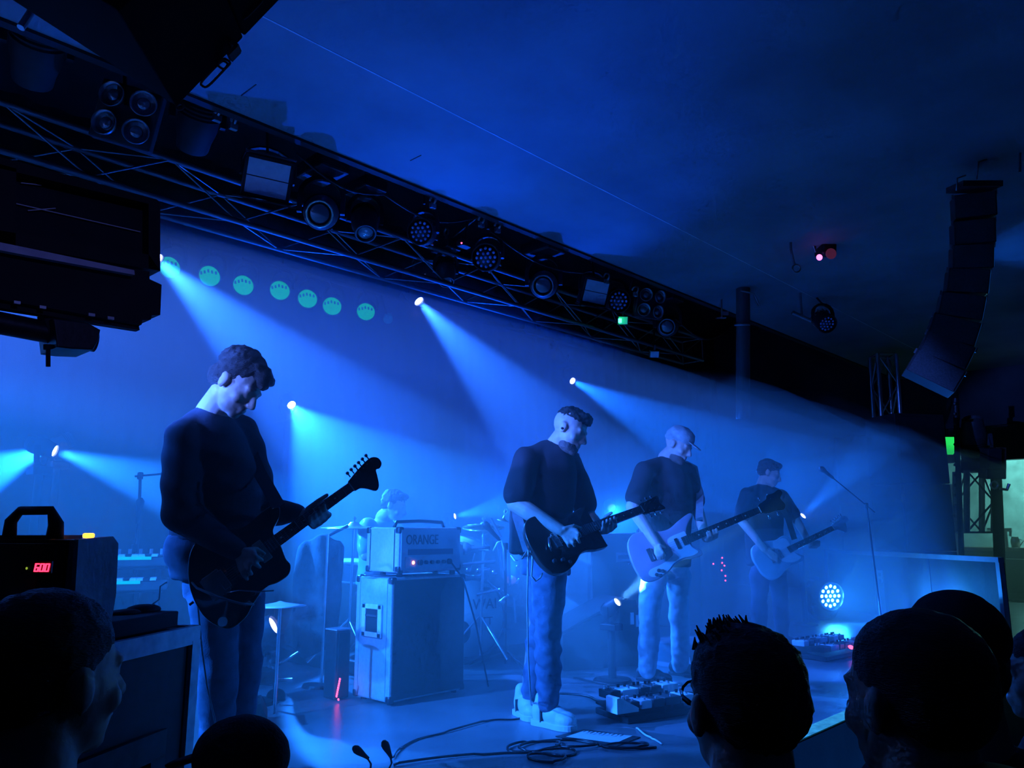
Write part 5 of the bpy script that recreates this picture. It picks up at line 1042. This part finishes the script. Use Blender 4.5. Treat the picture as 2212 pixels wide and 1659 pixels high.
# --- front guitarist, dark sweatshirt, bowed head
def player1():
    p = thing('person', 'player in dark sweatshirt with bowed head holding black offset guitar', 'person', atz(490, 3.28, 0), GP)
    look = RT * .80 - FW0 * .22 - ZZ * .60; up = RT * .50 + ZZ * .78
    hc = P(515, 830, 3.16); M = headf(hc, look, up); nb = P(458, 893, 3.22)
    sr, sl = P(398, 945, 3.10), P(522, 935, 3.36); er, elb = P(392, 1112, 3.02), P(575, 1105, 3.34); wr_, wl = P(514, 1193, 2.98), P(648, 1108, 3.29)
    b = MB(); head(b, M, 1.06, nb)
    b.loft([(P(470, 1250, 3.24), RT * .15, FW0 * .12), (P(465, 1100, 3.24), RT * .14, FW0 * .12), (P(450, 960, 3.23), RT * .15, FW0 * .13), (P(452, 905, 3.22), RT * .08, FW0 * .09)])
    b.chain([sr, er, wr_], [.05, .042, .028]); b.chain([sl, elb, wl], [.05, .042, .028])
    hand(b, wr_, [fing((547, 1194), (566, 1210), 2.955, 2.955, bd=.016), fing((546, 1209), (561, 1225), 2.95, 2.95, bd=.016), fing((536, 1221), (543, 1240), 2.95, 2.95, bd=.016), fing((522, 1229), (534, 1251), 2.955, 2.955, bd=.014)], [P(528, 1190, 2.96), P(552, 1186, 2.99), P(570, 1196, 3.0)])
    hand(b, wl, [fing((678, 1137), (670, 1116), 3.19, 3.095, bd=.03), fing((690, 1130), (680, 1108), 3.19, 3.10, bd=.03), fing((701, 1121), (690, 1099), 3.19, 3.105, bd=.03), fing((710, 1112), (700, 1091), 3.19, 3.11, bd=.03)], [P(665, 1100, 3.25), P(688, 1082, 3.2), P(706, 1070, 3.18)])
    for hx_, kx, ax_, dd in ((458, 470, 466, 3.22), (512, 522, 505, 3.36)): leg(b, P(hx_, 1290, dd), atz(kx, dd - .02, .50), atz(ax_, dd + .06, .09), (.075, .055, .04))
    remesh(b, .0055, 2).build('body', m_skin, p, smooth=True)
    s = MB()
    s.loft([(P(468, 1168, 3.22), RT * .178, FW0 * .15), (P(465, 1120, 3.22), RT * .185, FW0 * .16), (P(462, 1040, 3.22), RT * .182, FW0 * .165), (P(456, 985, 3.22), RT * .17, FW0 * .165), (P(452, 940, 3.22), RT * .135, FW0 * .14), (P(454, 908, 3.22), RT * .095, FW0 * .11), (P(456, 886, 3.22), RT * .070, FW0 * .075)], 28, 2.2)
    s.chain([sr, sr.lerp(er, .5), er, er.lerp(wr_, .55), wr_.lerp(er, .06)], [.080, .080, .072, .060, .044], 16); s.chain([P(452, 893, 3.22), sr], [.055, .072]); s.chain([P(458, 893, 3.24), sl], [.055, .072])
    s.chain([sl, er.lerp(er, 1) if False else sl.lerp(elb, .5), elb, elb.lerp(wl, .6), wl.lerp(elb, .1)], [.075, .074, .064, .052, .042], 16)
    remesh(s, .010, 5, wr(.006, 5, 1, lambda q, n: .003 * math.sin(60 * q.z + 25 * q.dot(RT)))).build('sweatshirt', m_sweat, p, smooth=True)
    t = MB().loft([(P(462, 1152, 3.22), RT * .175, FW0 * .14), (P(458, 1195, 3.23), RT * .188, FW0 * .15), (P(462, 1250, 3.24), RT * .165, FW0 * .14)], 28)
    remesh(t, .010, 3, wr(.014, 7, 4)).build('shirt_tail', m_jeand, p, smooth=True)
    j = MB().loft([(P(478, 1225, 3.24), RT * .150, FW0 * .12), (P(480, 1290, 3.26), RT * .155, FW0 * .13)], 24)
    for hx_, kx, ax_, dd in ((462, 471, 466, 3.20), (520, 526, 505, 3.36)): leg(j, P(hx_, 1285, dd), atz(kx, dd - .02, .50), atz(ax_, dd + .06, .07), (.098, .080, .066))
    remesh(j, .010, 4, wr(.010, 7, 2, lambda q, n: .006 * math.sin(55 * q.z + 14 * q.dot(RT)) * max(0, .7 - q.z))).build('trousers', m_jean, p, smooth=True)
    for ax_, dd in ((466, 3.26), (505, 3.42)):
        a = atz(ax_, dd, 0); shoe(m_dshoe, a + (RT * .8 - FW0 * .5).normalized() * .19, a - (RT * .8 - FW0 * .5).normalized() * .09, .10, .10, p)
    hair(M, 1.06, SHORT + [((0, .078, .075), (.048, .034, .026)), ((0.02, .10, .055), (.03, .022, .02)), ((0, -.080, -.01), (.066, .045, .06)), ((0, -.03, .06), (.086, .105, .08))], m_hair, p)
    strap('', [P(436, 1180, 3.42), P(420, 1060, 3.42), P(440, 930, 3.42), P(490, 893, 3.42), P(530, 925, 3.4), P(546, 985, 3.3), P(560, 1020, 3.22), P(582, 1058, 3.12), P(602, 1094, 3.05)], RT, .05, m_blk2, p, 'strap')
    e = M @ V((.082, -.012, .012)); MB().ell(e + ZZ * -.012, (.006, .006, .009)).build('ear_plug', m_chr, p, smooth=True)
player1()
def player2():
    p = thing('person', 'player in black shirt and white shoes with cropped hair holding horned guitar', 'person', atz(1180, 4.35, 0), GP)
    look = RT * .80 - FW0 * .42 - ZZ * .42; up = RT * .38 + ZZ * .9
    hc = P(1232, 928, 4.28); M = headf(hc, look, up); nb = P(1200, 968, 4.34)
    sr, sl = P(1136, 994, 4.20), P(1230, 996, 4.50); er, eb = P(1113, 1088, 4.13), P(1272, 1118, 4.45); wr_, wl = P(1212, 1146, 4.0), P(1296, 1142, 4.24)
    b = MB(); head(b, M, 1.0, nb)
    b.loft([(P(1172, 1200, 4.36), RT * .13, FW0 * .11), (P(1175, 1080, 4.35), RT * .13, FW0 * .12), (P(1182, 1000, 4.35), RT * .13, FW0 * .12), (P(1196, 968, 4.35), RT * .075, FW0 * .08)])
    b.chain([sr, sr.lerp(er, .55), er, er.lerp(wr_, .3), wr_], [.055, .054, .046, .048, .030]); b.chain([sl, eb, eb.lerp(wl, .3), wl], [.052, .044, .044, .029])
    hand(b, wr_, [fing((1244, 1146), (1254, 1158), 3.97, 3.96, bd=.014), fing((1243, 1157), (1252, 1172), 3.965, 3.955, bd=.014), fing((1234, 1165), (1241, 1180), 3.965, 3.955, bd=.014), fing((1224, 1168), (1229, 1181), 3.97, 3.96, bd=.012)], [P(1220, 1142, 3.98), P(1240, 1136, 4.0), P(1254, 1141, 4.02)])
    hand(b, wl, [fing((1300, 1150), (1303, 1127), 4.14, 4.07, bd=.03), fing((1310, 1149), (1311, 1123), 4.15, 4.085, bd=.03), fing((1320, 1144), (1319, 1120), 4.16, 4.10, bd=.03), fing((1329, 1136), (1327, 1117), 4.17, 4.115, bd=.03)], [P(1298, 1134, 4.22), P(1308, 1116, 4.2), P(1321, 1108, 4.19)])
    for hx_, kx, ax_, dd in ((1180, 1178, 1178, 4.3), (1165, 1160, 1140, 4.55)): leg(b, P(hx_, 1225, dd), atz(kx, dd - .02, .52), atz(ax_, dd, .09), (.07, .05, .04))
    remesh(b, .006, 2).build('body', m_skin, p, smooth=True)
    s = MB()
    s.loft([(P(1152, 1196, 4.34), RT * .135, FW0 * .135), (P(1165, 1150, 4.34), RT * .165, FW0 * .15), (P(1172, 1080, 4.34), RT * .180, FW0 * .155), (P(1180, 1020, 4.34), RT * .170, FW0 * .155), (P(1184, 985, 4.34), RT * .140, FW0 * .14), (P(1192, 965, 4.34), RT * .095, FW0 * .10), (P(1198, 955, 4.34), RT * .066, FW0 * .07)], 28, 2.2)
    s.chain([sr, sr.lerp(er, .78)], [.072, .078], 16); s.chain([sl, sl.lerp(eb, .75)], [.070, .075], 16); s.chain([P(1196, 966, 4.34), sr], [.05, .066]); s.chain([P(1200, 966, 4.36), sl], [.05, .066])
    remesh(s, .010, 5, wr(.006, 5.5, 7, lambda q, n: .003 * math.sin(50 * q.dot(RT) + 8 * q.z))).build('t_shirt', m_black_t, p, smooth=True)
    j = MB().loft([(P(1176, 1185, 4.36), RT * .135, FW0 * .115), (P(1178, 1240, 4.36), RT * .135, FW0 * .12)], 24)
    for hx_, kx, ax_, dd in ((1186, 1183, 1184, 4.28), (1172, 1172, 1146, 4.5)): leg(j, P(hx_, 1235, dd), atz(kx, dd - .02, .52), atz(ax_, dd, .13), (.098, .076, .058))
    remesh(j, .009, 4, wr(.010, 8, 3, lambda q, n: .007 * math.sin(58 * q.z + 26 * q.dot(RT) + 7 * NZ.noise(q * 5)) * max(0, .85 - abs(q.z - .36) * 1.8))).build('jeans', m_jean, p, smooth=True)
    shoe(m_shoe, atz(1243, 4.16, 0), atz(1152, 4.34, 0), .115, .135, p, m_shoe); shoe(m_shoe, atz(1158, 4.36, 0), atz(1118, 4.58, 0), .11, .135, p, m_shoe)
    hair(M, 1.0, [((0, -.014, .060), (.073, .094, .064)), ((0, .045, .095), (.048, .048, .022)), ((0, .078, .075), (.036, .016, .02))], m_hair, p, .0065, .007, 80)
    hair(M, 1.0, [((0, .032, -.086), (.0575, .060, .040)), ((0, .066, -.1), (.034, .028, .026))], m_beard, p, .006, .002, 90, 'beard')
    disc('ear_plug', M @ V((.0905, -.006, -.022)), M.to_3x3() @ V((1, 0, 0)), .007, m_ink, p, .004)
    strap('', [P(1140, 1190, 4.12), P(1128, 1150, 4.16), P(1117, 1115, 4.2), P(1110, 1060, 4.42), P(1150, 985, 4.55), P(1200, 958, 4.5), P(1243, 985, 4.52), P(1256, 1050, 4.5), P(1258, 1090, 4.47)], RT, .05, m_web, p, 'strap')
player2()
def player3():
    p = thing('person', 'bearded player in a pale cap and dark shirt holding bass', 'person', atz(1440, 5.7, 0), GP)
    look = RT * .72 - FW0 * .55 - ZZ * .42; up = RT * .25 + ZZ * .95
    hc = P(1466, 962, 5.58); M = headf(hc, look, up); nb = P(1440, 990, 5.66)
    sr, sl = P(1392, 1018, 5.50), P(1484, 1020, 5.76); er, eb = P(1366, 1095, 5.42), P(1508, 1105, 5.7); wr_, wl = P(1418, 1176, 5.26), P(1525, 1163, 5.46)
    b = MB(); head(b, M, 1.0, nb)
    b.loft([(P(1440, 1210, 5.68), RT * .14, FW0 * .11), (P(1440, 1090, 5.66), RT * .14, FW0 * .12), (P(1440, 1020, 5.65), RT * .14, FW0 * .12), (P(1440, 992, 5.65), RT * .08, FW0 * .08)])
    b.chain([sr, er, er.lerp(wr_, .3), wr_], [.055, .047, .046, .030]); b.chain([sl, eb, eb.lerp(wl, .3), wl], [.052, .044, .042, .029])
    hand(b, wr_, [fing((1428, 1188), (1436, 1200), 5.21, 5.2, bd=.012), fing((1425, 1192), (1433, 1206), 5.21, 5.2, bd=.012), fing((1421, 1195), (1427, 1208), 5.21, 5.2, bd=.012), fing((1417, 1195), (1421, 1207), 5.215, 5.205, bd=.01)], [P(1425, 1178, 5.23), P(1436, 1182, 5.24)])
    hand(b, wl, [fing((1528, 1168), (1527, 1150), 5.36, 5.30, bd=.03), fing((1534, 1166), (1533, 1148), 5.36, 5.30, bd=.03), fing((1541, 1163), (1540, 1145), 5.37, 5.31, bd=.03), fing((1548, 1159), (1547, 1142), 5.37, 5.31, bd=.03)], [P(1526, 1156, 5.42), P(1532, 1140, 5.4)])
    for hx_, kx, ax_, dd in ((1415, 1405, 1400, 5.55), (1462, 1466, 1470, 5.75)): leg(b, P(hx_, 1235, dd), atz(kx, dd - .02, .52), atz(ax_, dd, .09), (.07, .05, .04))
    remesh(b, .0065, 2).build('body', m_skin, p, smooth=True)
    s = MB()
    s.loft([(P(1436, 1225, 5.66), RT * .185, FW0 * .14), (P(1436, 1150, 5.66), RT * .19, FW0 * .15), (P(1438, 1080, 5.66), RT * .19, FW0 * .155), (P(1438, 1035, 5.66), RT * .18, FW0 * .15), (P(1438, 1008, 5.66), RT * .14, FW0 * .13), (P(1439, 992, 5.66), RT * .09, FW0 * .095), (P(1441, 985, 5.66), RT * .064, FW0 * .07)], 28, 2.2)
    s.chain([sr, sr.lerp(er, .72)], [.072, .076], 16); s.chain([sl, sl.lerp(eb, .72)], [.070, .075], 16); s.chain([P(1440, 995, 5.66), sr], [.05, .066]); s.chain([P(1442, 995, 5.66), sl], [.05, .066])
    remesh(s, .011, 5, wr(.006, 5.5, 11)).build('t_shirt', m_black_t, p, smooth=True)
    j = MB().loft([(P(1440, 1205, 5.66), RT * .15, FW0 * .12), (P(1440, 1250, 5.66), RT * .155, FW0 * .125)], 24)
    for hx_, kx, ax_, dd in ((1412, 1404, 1400, 5.52), (1464, 1468, 1470, 5.75)): leg(j, P(hx_, 1245, dd), atz(kx, dd - .02, .52), atz(ax_, dd, .08), (.095, .078, .064))
    remesh(j, .010, 4, wr(.012, 8, 5)).build('jeans', m_jeanl, p, smooth=True)
    for ax_, dd in ((1400, 5.56), (1470, 5.78)):
        a = atz(ax_, dd, 0); f_ = (RT * .7 - FW0 * .6).normalized(); shoe(m_dshoe, a + f_ * .19, a - f_ * .09, .10, .10, p)
    cp = MB(); R = M.to_3x3()
    cp.ell(M @ V((0, -.012, .062)), (.086, .108, .078), R, 18, 12); cp.ell(M @ V((0, -.03, .03)), (.085, .092, .04), R, 18, 12)
    co = remesh(cp, .008, 3, wr(.004, 22, 2)).build('cap', m_cap, p, smooth=True)
    vb = MB()
    for k in range(5): vb.ell(M @ V((0, .09 + .014 * k, .045 - .004 * k)), (.062 - .006 * k, .02, .006), R, 14, 6)
    remesh(vb, .005, 2).build('brim', m_cap, co, smooth=True)
    hair(M, 1.0, [((0, .032, -.086), (.0575, .060, .040)), ((0, .066, -.1), (.034, .028, .026))], m_beard, p, .006, .002, 90, 'beard')
    strap('', [P(1395, 1205, 5.4), P(1388, 1150, 5.46), P(1386, 1060, 5.8), P(1410, 1000, 5.82), P(1460, 990, 5.84), P(1500, 1010, 5.8), P(1512, 1070, 5.65), P(1510, 1125, 5.46)], RT, .05, m_web, p, 'strap')
player3()
def player4():
    p = thing('person', 'furthest player in a dark shirt holding pale blue guitar', 'person', atz(1668, 7.1, 0), GP)
    look = RT * .85 - FW0 * .35 - ZZ * .35; up = RT * .25 + ZZ * .95
    hc = P(1662, 1022, 7.06); M = headf(hc, look, up); nb = P(1648, 1050, 7.1)
    sr, sl = P(1614, 1069, 6.96), P(1688, 1072, 7.2); er, eb = P(1600, 1122, 6.92), P(1718, 1120, 7.15); wr_, wl = P(1652, 1188, 6.76), P(1748, 1172, 6.95)
    b = MB(); head(b, M, .98, nb)
    b.loft([(P(1655, 1215, 7.1), RT * .13, FW0 * .11), (P(1650, 1130, 7.1), RT * .13, FW0 * .12), (P(1648, 1070, 7.1), RT * .13, FW0 * .12), (P(1648, 1052, 7.1), RT * .08, FW0 * .08)])
    b.chain([sr, er, wr_], [.05, .043, .029]); b.chain([sl, eb, wl], [.05, .043, .029])
    hand(b, wr_, [[wr_ + RT * .05 - FW0 * .02 - ZZ * (.01 + .02 * k), wr_ + RT * .085 - FW0 * .03 - ZZ * (.03 + .02 * k), wr_ + RT * .10 - FW0 * .02 - ZZ * (.05 + .02 * k)] for k in range(4)], [wr_ + RT * .04 + ZZ * .01, wr_ + RT * .08 + ZZ * .01])
    hand(b, wl, [[wl + RT * (.02 * k) - ZZ * .04, wl + RT * (.02 * k) - ZZ * .025 - FW0 * .07, wl + RT * (.02 * k) + ZZ * .015 - FW0 * .085] for k in range(4)], [wl + ZZ * .02, wl + ZZ * .05 + RT * .03])
    for hx_, kx, ax_, dd in ((1642, 1640, 1640, 7.0), (1676, 1682, 1688, 7.2)): leg(b, P(hx_, 1235, dd), atz(kx, dd, .5), atz(ax_, dd, .09), (.07, .05, .04))
    remesh(b, .008, 2).build('body', m_skin, p, smooth=True)
    s = MB()
    s.loft([(P(1655, 1222, 7.1), RT * .17, FW0 * .14), (P(1650, 1150, 7.1), RT * .17, FW0 * .145), (P(1650, 1095, 7.1), RT * .175, FW0 * .145), (P(1649, 1066, 7.1), RT * .14, FW0 * .13), (P(1648, 1052, 7.1), RT * .085, FW0 * .09), (P(1649, 1046, 7.1), RT * .062, FW0 * .066)], 26, 2.2)
    s.chain([sr, sr.lerp(er, .8)], [.068, .072], 14); s.chain([sl, sl.lerp(eb, .8)], [.066, .07], 14); s.chain([P(1648, 1054, 7.1), sr], [.05, .06]); s.chain([P(1650, 1054, 7.1), sl], [.05, .06])
    remesh(s, .012, 5, wr(.006, 5.5, 17)).build('t_shirt', m_black_t, p, smooth=True)
    j = MB().loft([(P(1658, 1205, 7.1), RT * .14, FW0 * .12), (P(1660, 1245, 7.1), RT * .145, FW0 * .125)], 22)
    for hx_, kx, ax_, dd in ((1642, 1640, 1640, 6.98), (1678, 1684, 1690, 7.2)): leg(j, P(hx_, 1240, dd), atz(kx, dd, .5), atz(ax_, dd, .08), (.092, .075, .062))
    remesh(j, .012, 4, wr(.010, 8, 9)).build('jeans', m_jeand, p, smooth=True)
    for ax_, dd in ((1640, 7.02), (1690, 7.24)):
        a = atz(ax_, dd, 0); f_ = (RT * .8 - FW0 * .5).normalized(); shoe(m_dshoe, a + f_ * .19, a - f_ * .09, .10, .10, p)
    hair(M, .98, SHORT, m_hair2, p)
    strap('', [P(1640, 1205, 6.9), P(1620, 1100, 7.26), P(1640, 1052, 7.2), P(1680, 1080, 6.98), P(1702, 1120, 6.9), P(1716, 1165, 6.88)], RT, .05, m_blk2, p, 'strap')
player4()
def drummer():
    p = thing('person', 'seated drummer half hidden behind the cymbal and amplifier head', 'person', V((4.15, 6.0, .1)), GP)
    look = RT * .9 - FW0 * .2 - ZZ * .3
    hc = P(852, 1092, 6.25); M = headf(hc, look, RT * .3 + ZZ); nb = P(828, 1118, 6.28)
    b = MB(); head(b, M, 1.0, nb); q = P(815, 1240, 6.3); sr, sl = P(795, 1140, 6.15), P(850, 1142, 6.45); er, eb = P(790, 1200, 6.0), P(890, 1200, 6.3)
    b.loft([(q, RT * .14, FW0 * .12), (P(820, 1190, 6.3), RT * .13, FW0 * .12), (P(824, 1145, 6.3), RT * .13, FW0 * .12), (P(828, 1122, 6.3), RT * .07, FW0 * .08)])
    wr_, wl = er + RT * .22 - ZZ * .02 - FW0 * .05, eb + RT * .2 + ZZ * .05 - FW0 * .1
    b.chain([sr, er, wr_], [.05, .042, .028]); b.chain([sl, eb, wl], [.05, .042, .028])
    for w_ in (wr_, wl): hand(b, w_, [[w_ + RT * .07 - ZZ * .012 * k, w_ + RT * .09 - ZZ * (.02 + .012 * k), w_ + RT * .06 - ZZ * (.03 + .012 * k)] for k in range(4)], [w_ + RT * .04 + ZZ * .02, w_ + RT * .08 + ZZ * .015])
    for sd in (-1, 1): leg(b, q + FW0 * .1 * sd, q + RT * .36 + FW0 * .14 * sd - ZZ * .05, V((q + RT * .36 + FW0 * .14 * sd).xy.to_3d()) + ZZ * .2, (.075, .055, .04))
    remesh(b, .008, 2).build('body', m_skin, p, smooth=True)
    s = MB(); s.loft([(P(812, 1262, 6.3), RT * .16, FW0 * .15), (P(818, 1200, 6.3), RT * .16, FW0 * .15), (P(823, 1150, 6.3), RT * .15, FW0 * .15), (P(827, 1128, 6.3), RT * .09, FW0 * .1), (P(829, 1120, 6.3), RT * .06, FW0 * .066)], 24, 2.2)
    s.chain([sr, sr.lerp(er, .8)], [.08, .07], 14); s.chain([sl, sl.lerp(eb, .8)], [.08, .07], 14); remesh(s, .012, 4, wr(.01, 7, 21)).build('t_shirt', m_gteal, p, smooth=True)
    j = MB(); j.ell(q - ZZ * .02, (.16, .16, .12))
    for sd in (-1, 1): leg(j, q + FW0 * .1 * sd, q + RT * .36 + FW0 * .14 * sd - ZZ * .05, V((q + RT * .36 + FW0 * .14 * sd).xy.to_3d()) + ZZ * .2, (.095, .078, .06))
    remesh(j, .012, 3, wr(.01, 8, 22)).build('trousers', m_jeand, p, smooth=True)
    for sd in (-1, 1):
        a = q + RT * .36 + FW0 * .14 * sd; o = MB().bbox((0, 0, 0), (.26, .1, .09), .03, frame(V((a.x, a.y, .15)) + RT * .06, RT, z=ZZ)).build('shoe', m_dshoe, p)
    hair(M, 1.0, SHORT, m_hair2, p)
    t = thing('drum_stool', 'round black drum stool under the seated drummer', 'stool', V((q.x, q.y, .1)))
    MB().lathe([(0, .16), (.06, .17), (.08, .14)], 20, MX.Translation((q.x, q.y, q.z - .2))).build('seat', m_blk2, t, smooth=True); stick('post', (q.x, q.y, .3), (q.x, q.y, q.z - .18), .02, m_chr, t)
    for a in range(3): stick('leg', (q.x, q.y, .35), (q.x + .22 * math.cos(a * 2.09), q.y + .22 * math.sin(a * 2.09), .11), .012, m_chr, t)
drummer()
# --- audience seen from behind
GA = 'audience at the stage front'
m_coat = mat('black_coat', (0.015, 0.015, 0.02), 0.9, var=.3, scale=14, bump=.2, bscale=120)
m_coat2 = mat('dark_fleece', (0.022, 0.022, 0.03), 0.95, var=.3, scale=14, bump=.3, bscale=150)
AUD = [((0, -.020, .044), (.081, .100, .078)), ((0, -.050, .010), (.077, .066, .072)), ((0.066, -.02, .03), (.016, .040, .042)), ((-.066, -.02, .03), (.016, .040, .042))]
def fan(label, c, look, s=1.0, coat=None, hairm=None, cut=AUD, cap=None, sw=.21, bodydir=None, drop=.285, hood=False, glasses=False, tuft=False, tilt=None):
    c = V(c); look = V(look).normalized(); M = headf(c, look, tilt or ZZ); f_ = V(bodydir or (look.x, look.y, 0)).normalized(); sd = f_.cross(ZZ)
    nb = c - ZZ * .165 * s - f_ * .03; fl = ZF; p = thing('person', label, 'person', V((c.x, c.y, fl)), GA)
    b = MB(); head(b, M, s, nb, (.058, .07)); ch = nb - ZZ * .30; hp = V((nb.x, nb.y, fl + .92))
    b.loft([(hp, sd * .15, f_ * .11), (ch, sd * .15, f_ * .11), (nb - ZZ * .08, sd * .15, f_ * .09), (nb - ZZ * .03, sd * .07, f_ * .07)])
    hs = []
    for q in (-1, 1):
        sh = nb + sd * q * (sw - .05) - ZZ * .07; e_ = sh - ZZ * .30 + sd * q * .03; w_ = e_ - ZZ * .22 + f_ * .1; b.chain([sh, e_, w_], [.05, .04, .028]); hs.append((sh, e_, w_))
        hand(b, w_, [[w_ - ZZ * .08 + f_ * (.03 - .02 * k), w_ - ZZ * .12 + f_ * (.035 - .02 * k), w_ - ZZ * .15 + f_ * (.045 - .02 * k)] for k in range(4)], [w_ - ZZ * .04 + f_ * .04, w_ - ZZ * .08 + f_ * .06])
        leg(b, hp + sd * q * .09, V((nb.x, nb.y, fl + .5)) + sd * q * .1, V((nb.x, nb.y, fl + .09)) + sd * q * .11, (.075, .055, .04))
    remesh(b, .007, 2).build('body', m_skin, p, smooth=True)
    t = MB(); t.loft([(hp - ZZ * .1, sd * .18, f_ * .14), (ch, sd * .185, f_ * .14), (nb - ZZ * .15, sd * (sw - .02), f_ * .13), (nb - ZZ * .075, sd * (sw - .045), f_ * .11), (nb - ZZ * .02, sd * .10, f_ * .09), (nb + ZZ * .02, sd * .072, f_ * .074)], 26, 2.2)
    for sh, e_, w_ in hs: t.chain([sh, e_, w_.lerp(e_, .1)], [.078, .066, .05], 14)
    if hood: t.ell(nb - f_ * .07 + ZZ * .025, (.14, .11, .07), frame(V(), sd, y=f_).to_3x3())
    remesh(t, .012, 4, wr(.012, 7, c.x * 9)).build('jacket', coat or m_coat, p, smooth=True)
    j = MB(); j.loft([(hp + ZZ * .02, sd * .15, f_ * .12), (hp - ZZ * .1, sd * .16, f_ * .125)])
    for q in (-1, 1): leg(j, hp + sd * q * .09, V((nb.x, nb.y, fl + .5)) + sd * q * .1, V((nb.x, nb.y, fl + .07)) + sd * q * .11, (.095, .075, .06))
    remesh(j, .016, 3).build('trousers', m_jeand, p, smooth=True)
    for q in (-1, 1):
        a = V((nb.x, nb.y, fl)) + sd * q * .11; MB().bbox((0.05, 0, .045), (.27, .1, .09), .03, frame(a, f_, z=ZZ)).build('shoe', m_dshoe, p)
    if cap:
        R = M.to_3x3(); cp = MB(); cp.ell(M @ (V((0, -.014, .05)) * s), tuple(q * s for q in (.087, .108, .084)), R, 20, 12); co = remesh(cp, .008, 3, wr(.002, 20, 1)).build('cap', cap, p, smooth=True)
        vb = MB()
        for k in range(5): vb.ell(M @ (V((0, .085 + .016 * k, .052 - .005 * k)) * s), tuple(q * s for q in (.068 - .006 * k, .022, .007)), R, 14, 6)
        remesh(vb, .006, 2).build('brim', cap, co, smooth=True)
        hair(M, s, [((0, -.045, -.01), (.072, .06, .06))], hairm or m_hair, p)
    else: hair(M, s, cut, hairm or m_hair, p, .008, .004 if tuft else .0025, 90)
    if tuft:
        sp = MB()
        for k in range(70):
            a, b_ = random.uniform(-.055, .02), random.uniform(-.05, .05); o_ = M @ (V((a, b_, .108 - a * a * 9 - b_ * b_ * 4)) * s); sp.cyl(o_, o_ + ZZ * random.uniform(.012, .028) - sd * random.uniform(-.004, .018), .006, .001, 5)
        sp.build('hair_tuft', m_hair, p)
    if glasses:
        R = M.to_3x3()
        for q in (-1, 1): MB().tube([M @ V((q * .034 + .024 * math.cos(a * .5236), .098, .0 + .02 * math.sin(a * .5236))) for a in range(12)], .0025, 6, closed=True).tube([M @ V((q * .06, .095, .004)), M @ V((q * .080, .05, .006)), M @ V((q * .084, -.01, .0))], .0028, 6).build('spectacle_frame', m_blk, p, smooth=True)
    return p
VW = FW0
fan('audience member at bottom left looking across towards the stage', P(110, 1462, 1.10), VW * .90 + RT * .44, 1.0, hairm=m_hair, bodydir=VW * .9 + RT * .4)
fan('audience member in a dark cap at bottom left, cut off by the frame', P(508, 1690, 1.62), VW * .35 - RT * .93 - ZZ * .05, .98, cap=m_coat2, bodydir=VW)
fan('audience member with tufty hair and glasses at lower right', P(1604, 1520, 1.26), VW * .97 - RT * .25, 1.05, glasses=True, tuft=True, hood=True, bodydir=VW)
fan('audience member in a dark cap at far lower right', P(2066, 1428, 1.62), VW * .95 + RT * .1, 1.08, cap=m_coat2, bodydir=VW)
fan('nearest audience member at lower right turned to the left', P(1972, 1506, 1.02), VW * .93 - RT * .38, .93, hairm=m_hair, bodydir=VW * .9 - RT * .3, hood=True)
fan('audience member with dark hair cut off by the right edge', P(2262, 1455, 2.0), VW * .5 - RT * .85, 1.0, hairm=m_hair, bodydir=VW, coat=m_coat2)
